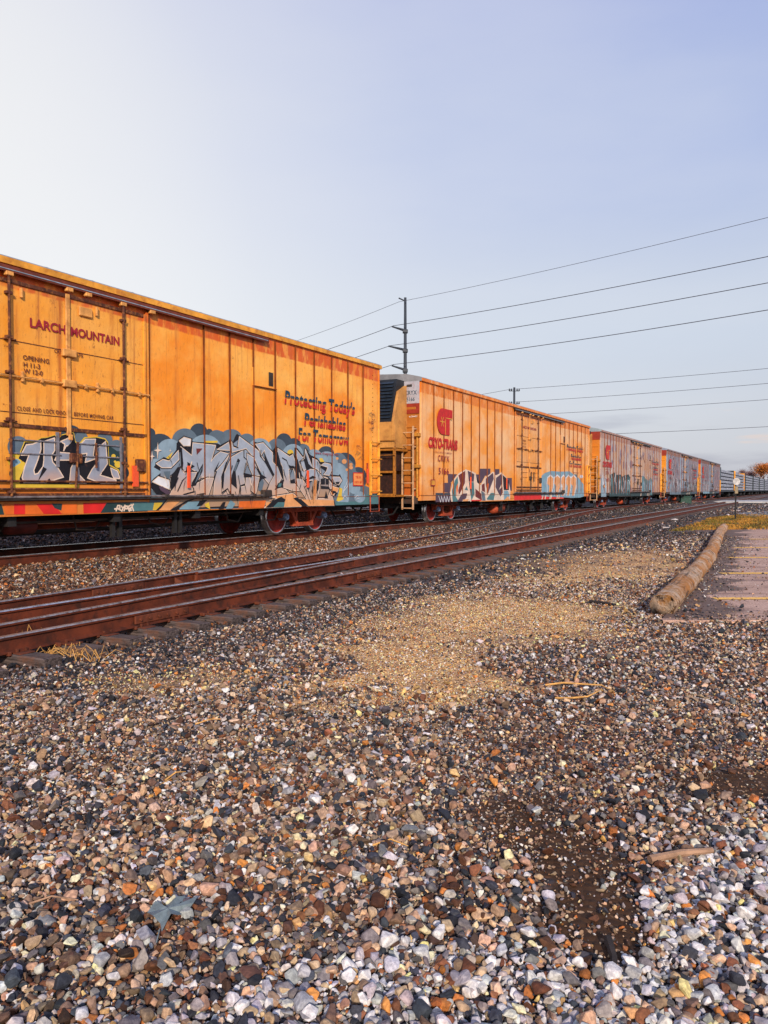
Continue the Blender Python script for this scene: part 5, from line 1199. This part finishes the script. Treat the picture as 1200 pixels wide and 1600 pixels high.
ck = bark.noise(7, 8, lm_n.outputs[0], .7); kk = bark.mix(bark.m('MULTIPLY', bark.rmp(ck, .56, .66), .8), kk, (.07, .045, .035)); kk = bark.mix(bark.m('MULTIPLY', bark.rmp(bark.noise(9, 6, lm_n.outputs[0], .7), .42, .34), .7), kk, (.72, .60, .50))
bark.col(kk); bark.bump(bark.m('ADD', bark.noise(11, 10, None, .8), bark.m('MULTIPLY', ck, -1.5)), 1.0, .09)
mb = MB(); n = 26; prevn = 150; a = Vector((*LOGA, .13)); b = Vector((*LOGB, .125)); t = (b-a).normalized(); r_ = Vector((t.y, -t.x, 0)); up = Vector((0, 0, 1)); rn = random.Random(9)
vs = []
for i in range(prevn+1):
    q = i/prevn; c = a.lerp(b, q)+r_*.10*math.sin(q*5.0); R0 = (.158-.006*q)*(1+.05*math.sin(q*23)+.04*math.sin(q*51+1))
    for k in range(n):
        an = 2*math.pi*k/n; rr = R0*(1+.05*math.sin(3*an+q*9)+.045*math.sin(7*an+q*31)+rn.uniform(-.055, .055)); p = c+(r_*math.cos(an)+up*math.sin(an))*rr
        if i == 0: p += t*rn.uniform(-.05, .05)
        vs.append(p)
fs = [(i*n+k, i*n+(k+1)%n, (i+1)*n+(k+1)%n, (i+1)*n+k) for i in range(prevn) for k in range(n)]+[tuple(range(n)), tuple(range(prevn*n, (prevn+1)*n))]
mb.add(vs, fs); o = mb.build('log', bark.mat, None, smooth=True); tag(o, 'long weathered log lying as a kerb along the parking lot', 'log')

# ------------------------------------------------------------------ small debris
def bent(mb, pts, r0, r1, n=6): mb.tube(pts, [r0+(r1-r0)*i/(len(pts)-1) for i in range(len(pts))], n)
wood = pm('driftwood', (.36, .22, .14), .85, 0, .4, 12, .4); straw = pm('straw', (.62, .34, .10), .8, 0, .3, 12, .1); darkw = pm('charred_stick', (.03, .024, .024), .85, 0, .4, 12, .4)
def gz(x, y, dz=0): return (x, y, float(height(x, y))+dz)
a = Gd(1015, 1361); b = Gd(1113, 1347)
mb = MB(); bent(mb, [gz(a.x, a.y, .035), gz(a.x*.5+b.x*.5, a.y*.5+b.y*.5+.012, .042), gz(b.x, b.y, .045)], .018, .012, 7)
tag(mb.build('stick', wood, None), 'pale split stick lying on the grey stones', 'stick')
a = Gd(950, 1480); b = Gd(958, 1535)
mb = MB(); bent(mb, [gz(a.x, a.y, .03), gz((a.x+b.x)/2+.012, (a.y+b.y)/2, .02), gz(b.x, b.y, .01)], .016, .009, 6)
tag(mb.build('stick', darkw, None), 'short dark stick at the bottom edge of the brown mud', 'stick')
a = Gd(922, 942); b = Gd(962, 948)
mb = MB(); bent(mb, [gz(a.x, a.y, .02), gz((a.x+b.x)/2, (a.y+b.y)/2-.05, .03), gz(b.x, b.y, .02)], .03, .02, 6)
tag(mb.build('stick', darkw, None), 'thin black stick on the tan gravel left of the log', 'stick')
def twig(name, pxs, label, r=.008, mat=straw):
    mb = MB()
    for run in pxs:
        P = [Gd(x, y) for x, y in run]; bent(mb, [gz(p.x, p.y, .045 if 0 < i < len(P)-1 else .02) for i, p in enumerate(P)], r, r*.5, 5)
    return tag(mb.build(name, mat, None), label, 'twig')
twig('twig', [[(852,1071),(880,1072),(915,1075),(940,1077),(960,1083)], [(868,1092),(895,1097),(918,1095),(932,1088),(940,1078)], [(898,1065),(903,1055),(908,1048)]], 'forked straw-coloured twig on the gravel below the tan patch', .009)
twig('twig', [[(258,1222),(275,1216),(290,1208)], [(250,1230),(268,1219)]], 'short yellowish twig among the stones at the left', .006)
def tuft(px, py, n, label, spread=.25, h=.14, seed=0):
    rn = random.Random(seed); c = Gd(px, py); mb = MB()
    for k in range(n):
        x = c.x+rn.uniform(-spread, spread); y = c.y+rn.uniform(-spread*.5, spread*.5); a = rn.uniform(0, 6.28); l = rn.uniform(.08, .26); z = float(height(x, y))+.02
        mb.tube([(x, y, z), (x+math.cos(a)*l*.5, y+math.sin(a)*l*.5, z+rn.uniform(.02, h)), (x+math.cos(a)*l, y+math.sin(a)*l, z+rn.uniform(0, h*.8))], [.004, .003, .0015], 4)
    tag(mb.build('dry_grass_tuft', straw, None), label, 'dry grass', 'dry straw around the near rail')
tuft(100, 1012, 26, 'orange dry straw lying on the tie end nearest the left edge', .22, .12, 1)
tuft(20, 992, 20, 'dry straw caught between the rails at the left edge', .2, .2, 2)
tuft(135, 1022, 14, 'thin straw poking up beside the second tie end', .2, .16, 3)
rn_ = random.Random(88)
for k_, lab_ in enumerate(['thin dry stem among the stones left of the dark mud', 'short reddish twig near the bottom left corner', 'pale straw on the gravel under the near rail', 'curved dark twig beside the right-hand mud patch', 'small straw across the tan sandy patch', 'dry stem on the stones below the centre of the tracks']):
    px, py = [(610, 1330), (80, 1420), (330, 1130), (1130, 1205), (740, 985), (420, 1180)][k_]
    c = Gd(px, py); a_ = rn_.uniform(-.6, .6); l = rn_.uniform(.07, .13); mb = MB()
    bent(mb, [gz(c.x-math.cos(a_)*l, c.y-math.sin(a_)*l, .02), gz(c.x, c.y+rn_.uniform(-.02, .02), .045), gz(c.x+math.cos(a_)*l, c.y+math.sin(a_)*l, .025)], .005, .0025, 5)
    tag(mb.build('twig', [straw, wood, straw, darkw, straw, straw][k_], None), lab_, 'twig')
# leaf
leafm = pm('leaf_grey_green', (.16, .21, .23), .7, 0, .3, 30, .2)
c = Gd(262, 1447); cz = float(height(c.x, c.y))+.045; mb = MB()
ol = [(-.075,.005),(-.06,.04),(-.03,.045),(-.02,.065),(.01,.06),(.03,.085),(.055,.075),(.085,.07),(.08,.04),(.055,.02),(.04,-.01),(.02,-.02),(.006,-.065),(-.012,-.035),(-.04,-.03)]
vs = [(c.x, c.y+.01, cz+.015)]+[(c.x+p[0]*1.05, c.y+p[1]*1.5, cz+.018*math.sin(i*1.9)) for i, p in enumerate(ol)]
mb.add(vs, [(0, i+1, (i+1) % len(ol)+1) for i in range(len(ol))]); mb.tube([(c.x, c.y-.10, cz), (c.x+.005, c.y-.16, cz-.015)], .0025, 5)
lf = mb.build('fallen_leaf', leafm, None); tag(lf, 'large grey-green lobed leaf fallen on the stones', 'leaf')

# ------------------------------------------------------------------ grass patch, road crossing, puddle
rn = random.Random(12)
gm = NB('autumn_grass', .8); gk = gm.mix(gm.rmp(gm.noise(.7, 4), .4, .6), (.52, .24, .035), (.15, .13, .02)); gk = gm.mix(gm.rmp(gm.noise(1.5, 5), .47, .62), gk, (.06, .045, .015)); gm.col(gk)
poly = [(11.3, 30.6), (14.4, 31.6), (17.5, 32.0), (27, 32.5), (30, 44), (24, 51.5), (19.5, 46), (16.0, 39)]
def inpoly(x, y, P):
    c = False
    for i in range(len(P)):
        x1, y1 = P[i]; x2, y2 = P[i-1]
        if (y1 > y) != (y2 > y) and x < (x2-x1)*(y-y1)/(y2-y1)+x1: c = not c
    return c
mb = MB(); cnt = 0
while cnt < 24000:
    x = rn.uniform(11, 30); y = rn.uniform(30, 52)
    if not inpoly(x, y, poly): continue
    w = vnoise(x*.9, y*.9, 4)
    if rn.random() < .35-.5*w*1: continue
    h = rn.uniform(.03, .11)*(1.2 if w < 0 else .8); a = rn.uniform(0, 6.28); d = .03; dx, dy = math.cos(a)*d, math.sin(a)*d; lx, ly = rn.uniform(-.08, .08), rn.uniform(-.08, .08)
    mb.add([(x-dx, y-dy, 0), (x+dx, y+dy, 0), (x+lx, y+ly, h)], [(0, 1, 2)]); cnt += 1
o = mb.build('grass', gm.mat, None, norm=False); tag(o, 'yellow and green autumn grass patch behind the parking lot', 'grass', kind='stuff')
pv = pm('far_pavement', (.20, .22, .25), .6, 0, .25, .6, .1)
mb = MB(); P = [(22.5, 47.5), (30, 46), (60, 50), (60, 62), (32, 62), (25, 55)]; mb.add([(x, y, .03) for x, y in P], [tuple(range(len(P)))]); tag(mb.build('pavement', pv, None), kind='structure')
rd = pm('crossing_concrete', (.42, .42, .43), .7, 0, .2, .8, .1)
mb = MB(); P = [(41, 101), (52, 97), (140, 97), (220, 99), (220, 116), (140, 114), (60, 113), (48, 112)]; mb.add([(x, y, .20) for x, y in P], [tuple(range(len(P)))]); mb.add([(41, 101, 0), (52, 97, 0), (140, 97, 0), (220, 99, 0)]+[(41, 101, .2), (52, 97, .2), (140, 97, .2), (220, 99, .2)], [(0, 1, 5, 4), (1, 2, 6, 5), (2, 3, 7, 6)])
tag(mb.build('road', rd, None), kind='structure')

# ------------------------------------------------------------------ round sign, switch stand, junk by the far track
p = Gd(1149, 812)
s = empty('sign_post', (p.x, p.y, 0), 0, 'thin dark post with a small round white sign behind the grass', 'sign')
mb = MB(); mb.tube([(0, 0, 0), (0, 0, 2.3)], .045, 8); mb.build('post', M['black'], s)
mb = MB(); lathe(mb, [(-.02, .01), (-.02, .20), (.02, .20), (.02, .01)], (0, -.07, 2.12), n=24); mb.build('sign_face', pm('sign_face_white', (.50, .50, .50), .5), s, smooth=False)
mb = MB(); mb.bevbox(-.09, .09, -.10, -.05, 1.45, 1.85, .01); mb.build('plate', pm('sign_plate', (.30, .24, .15), .5), s)
p = Gd(1069, 790)
s = empty('switch_stand', (p.x, p.y, 0), 0, 'small dark green switch stand box beside the far rails', 'switch stand')
mb = MB(); mb.bevbox(-.6, .6, -.5, .5, .05, .95, .06); mb.build('cabinet', pm('green_cabinet', (.015, .06, .045), .5), s)
mb = MB(); mb.bevbox(-.66, .66, -.56, .56, .95, 1.02, .02); mb.build('lid', pm('green_lid', (.03, .10, .08), .5), s)
mb = MB(); mb.tube([(0, 0, 1), (0, 0, 1.7)], .05, 8); mb.bevbox(-.25, .25, -.03, .03, 1.5, 1.75, .01); mb.build('post', M['black'], s)
for k, (px, py, w, h, mt, lab, nm, cat) in enumerate([(1052, 788, 1.9, .45, M['rustred'], 'low rusty red steel crate left of the green switch stand', 'steel_crate', 'crate'), (1062, 786, .9, .5, pm('pale_box', (.55,.36,.28), .7), 'pinkish broken box between rusty crate and green switch stand', 'broken_box', 'box'), (1084, 788, 1.6, .35, pm('maroon_steel', (.16,.04,.05), .7), 'dull maroon steel scrap rack right of the green switch stand', 'scrap_rack', 'rack')]):
    p = Gd(px, py); mb = MB(); mb.bevbox(-w/2, w/2, -.4, .4, 0, h*.75, .03); mb.bevbox(-w/2-.04, w/2+.04, -.44, .44, h*.78, h, .02)
    for q in range(5): mb.bevbox(-w/2+.05+q*w/5, -w/2+.12+q*w/5, -.45, -.41, 0, h*.8, .01)
    o = mb.build(nm, mt, None, loc=(p.x, p.y, 0)); tag(o, lab, cat)
rk = pm('pale_rock', (.50, .46, .44), .8)
rs = []
rn = random.Random(21)
spots = [(1053, 813, .30, 'flat white rock left of the grass patch'), (1095, 806, .0, ''), (1041, 827, .26, 'pale rock at the tip of the grass patch')]
for px, py, sz, lab in spots:
    if not sz: continue
    p = Gd(px, py); tv, tf = T_MID[rn.randrange(20)]; mb = MB(); mb.add([(x*sz*1.8, y*sz*1.2, z*sz*1.0+.05) for x, y, z in tv], [tuple(int(a) for a in f) for f in tf]); o = mb.build('rock', rk, None, loc=(p.x, p.y, 0)); tag(o, lab, 'rock')

# ------------------------------------------------------------------ poles and wires
polem = pm('pole_steel', (.045, .055, .07), .6, .2, .2, 1); wirem = pm('wire', (.07, .07, .09), .6, .3, .1, 1, 0)
def sag(p, q, s, n=28):
    p = Vector(p); q = Vector(q); return [p.lerp(q, i/n)-Vector((0, 0, 4*s*(i/n)*(1-i/n))) for i in range(n+1)]
PX, PY = 2.47, 90.0
pole = empty('power_pole', (PX, PY, 0), 0, 'tall steel power pole with three short arms, rising behind the train', 'power pole', 'power poles behind the train')
mb = MB(); mb.tube([(0, 0, 0), (0, 0, 24.0)], [.30, .15], 14); mb.build('mast', polem, pole, smooth=True)
arms = [(-1.55, .42, 20.75, 19.2), (-1.95, .5, 18.5, 16.9), (-1.55, .42, 16.2, 14.7)]
for (ax_, ay_, zt, zw) in arms:
    mb = MB(); mb.tube([(0, 0, zt-.55), (ax_, ay_, zt)], [.16, .08], 8); mb.bevbox(-.3, .3, -.3, .3, zt-.85, zt-.45, .05); mb.build('arm', polem, pole)
    mb = MB(); mb.tube([(ax_, ay_, zt), (ax_+.2, ay_, zw+EYE)], .055, 6); mb.build('insulator', polem, pole)
mb = MB(); mb.tube([(0, 0, 23.6), (-.75, .2, 24.0)], .08, 8); mb.build('arm', polem, pole)
def wire(pts, r, label, grp):
    mb = MB(); mb.tube(pts, r, 5); return tag(mb.build('overhead_wire', wirem, None), label, 'wire', grp)
dirn = Vector((28.9, -27.0, 0)).normalized(); perp = Vector((-28.9, -27.0, 0))
att = [(-.75, .2, 23.55, 3.3), (-1.35, .42, 19.2+EYE, 2.1), (-1.75, .5, 16.9+EYE, 2.4), (-1.35, .42, 14.7+EYE, 2.6)]
names = ['thin topmost wire running right from the tall steel pole', 'second wire from the top at the tall steel pole', 'third wire from the top at the tall steel pole', 'lowest wire of the tall steel pole']
for (ax_, ay_, z, dz), nm in zip(att, names):
    a = Vector((PX+ax_, PY+ay_, z)); q = a+dirn*95+Vector((0, 0, dz*1.0)); l = a-Vector((dirn.x, dirn.y-.15, 0)).normalized()*95+Vector((0, 0, 0))
    r = .022 if z > 23 else .034
    ptsL = sag(l, a, 2.2); ptsR = sag(a, q, 1.3); wire(ptsL+ptsR[1:], r, nm, 'wires of the tall steel pole')
P2 = Vector((25.3, 150, 0))
pole2 = empty('utility_pole', P2, 0, 'shorter distant utility pole with insulators, above the second refrigerator car', 'utility pole', 'power poles behind the train')
mb = MB(); mb.tube([(0, 0, 0), (0, 0, 21.6)], [.30, .20], 10); mb.build('mast', polem, pole2, smooth=True)
for z in (20.9, 18.4):
    mb = MB(); mb.tube([(-1.0, 0, z), (1.0, 0, z)], .07, 6)
    for x in (-.95, -.55, .55, .95): lathe(mb, [(0, .02), (0, .13), (.22, .15), (.24, .08), (.42, .12), (.46, .02)], (x, 0, z+.02), ax='z', n=10)
    mb.build('crossarm', polem, pole2)
d2 = Vector((60.9-25.3, 122-150, 0)).normalized()
for x, z, zr, nm in ((-.9, 21.2, 21.6, 'upper left wire of the distant utility pole'), (.9, 21.2, 22.2, 'upper right wire of the distant utility pole'), (-.9, 18.7, 19.4, 'middle wire of the distant utility pole'), (.9, 16.2, 17.1, 'lower wire of the distant utility pole'), (0, 12.0, 12.6, 'lowest wire of the distant utility pole, just above the far cars')):
    if x == .9 and z > 20: continue
    a = P2+Vector((x, 0, z)); q = a+d2*90+Vector((0, 0, zr-z)); l = a-d2*95+Vector((0, 0, 0))
    wire(sag(l, a, 2.0)+sag(a, q, .6)[1:], .035, nm, 'wires of the distant utility pole')

# ------------------------------------------------------------------ trees on the right horizon
def bare_tree(x, y, h, seed, barkc, leafc, label, dens):
    rn = random.Random(seed); r = empty('bare_tree' if not dens > .6 else 'autumn_tree', (x, y, 0), 0, label, 'tree', 'trees on the right horizon')
    bk = pm('bark_%d' % seed, barkc, .9, 0, .3, 3); mb = MB(); tips = []
    def br(p, d, l, r0, lev):
        q = p+d*l; mb.tube([p, (p+q)/2+Vector((rn.uniform(-.1, .1), rn.uniform(-.1, .1), 0))*l*.4, q], [r0, r0*.8, r0*.62], 5, caps=False)
        tips.append(q)
        if lev < 5:
            for _ in range(3 if lev < 4 else 2):
                nd = (d+Vector((rn.uniform(-.8, .8), rn.uniform(-.8, .8), rn.uniform(-.15, .6)))*.8).normalized(); br(q, nd, l*rn.uniform(.62, .82), r0*.6, lev+1)
    br(Vector((0, 0, 0)), Vector((0, 0, 1)), h*.27, h*.022, 0)
    mb.build('trunk', bk, r)
    mb = MB(); lm_ = pm('twigs_%d' % seed, leafc, .8, 0, .4, .6, 0)
    for t_ in tips[4:]:
        for _ in range(int(14*dens)+5):
            p = t_+Vector((rn.gauss(0, .5), rn.gauss(0, .5), rn.gauss(0, .4)))*h/9; a = Vector((rn.uniform(-1, 1), rn.uniform(-1, 1), rn.uniform(-1, 1))).normalized(); b = a.cross(Vector((0, 0, 1))).normalized()
            s1 = .32*dens+.06; mb.add([p, p+a*s1, p+a*s1*.5+b*s1*.6], [(0, 1, 2)])
    mb.build('crown', lm_, r, norm=False)
tl = ['reddish bare tree just right of the yellow bulkhead', 'leafless brown tree, second from the left on the horizon', 'low purple-brown bare tree in the middle of the horizon group', 'bright orange autumn tree near the right edge', 'second orange autumn tree touching the right edge', 'pale bare tree behind the lumber cars', 'tall reddish bare tree beside the orange autumn tree', 'bare tree outside the lumber cars at the far right']
for k, (px, Yt, h, bc, lc_, dn) in enumerate([(1153, 215, 7.6, (.10,.05,.05), (.20,.08,.07), .5), (1163, 225, 8.4, (.10,.05,.05), (.24,.10,.09), .5), (1172, 210, 7.8, (.12,.06,.06), (.26,.13,.12), .5), (1189, 200, 9.2, (.12,.06,.04), (.62,.20,.03), .9), (1199, 205, 9.6, (.12,.06,.04), (.60,.24,.05), .9), (1145, 260, 7.6, (.14,.09,.09), (.28,.17,.16), .3), (1181, 230, 9.8, (.12,.05,.05), (.26,.09,.07), .4), (1212, 215, 10, (.12,.05,.05), (.35,.12,.06), .5)]):
    bare_tree((px-600)/FPX*Yt*1.55, Yt*1.55, h*1.5, 50+k, bc, lc_, tl[k], dn)
print('DONE')
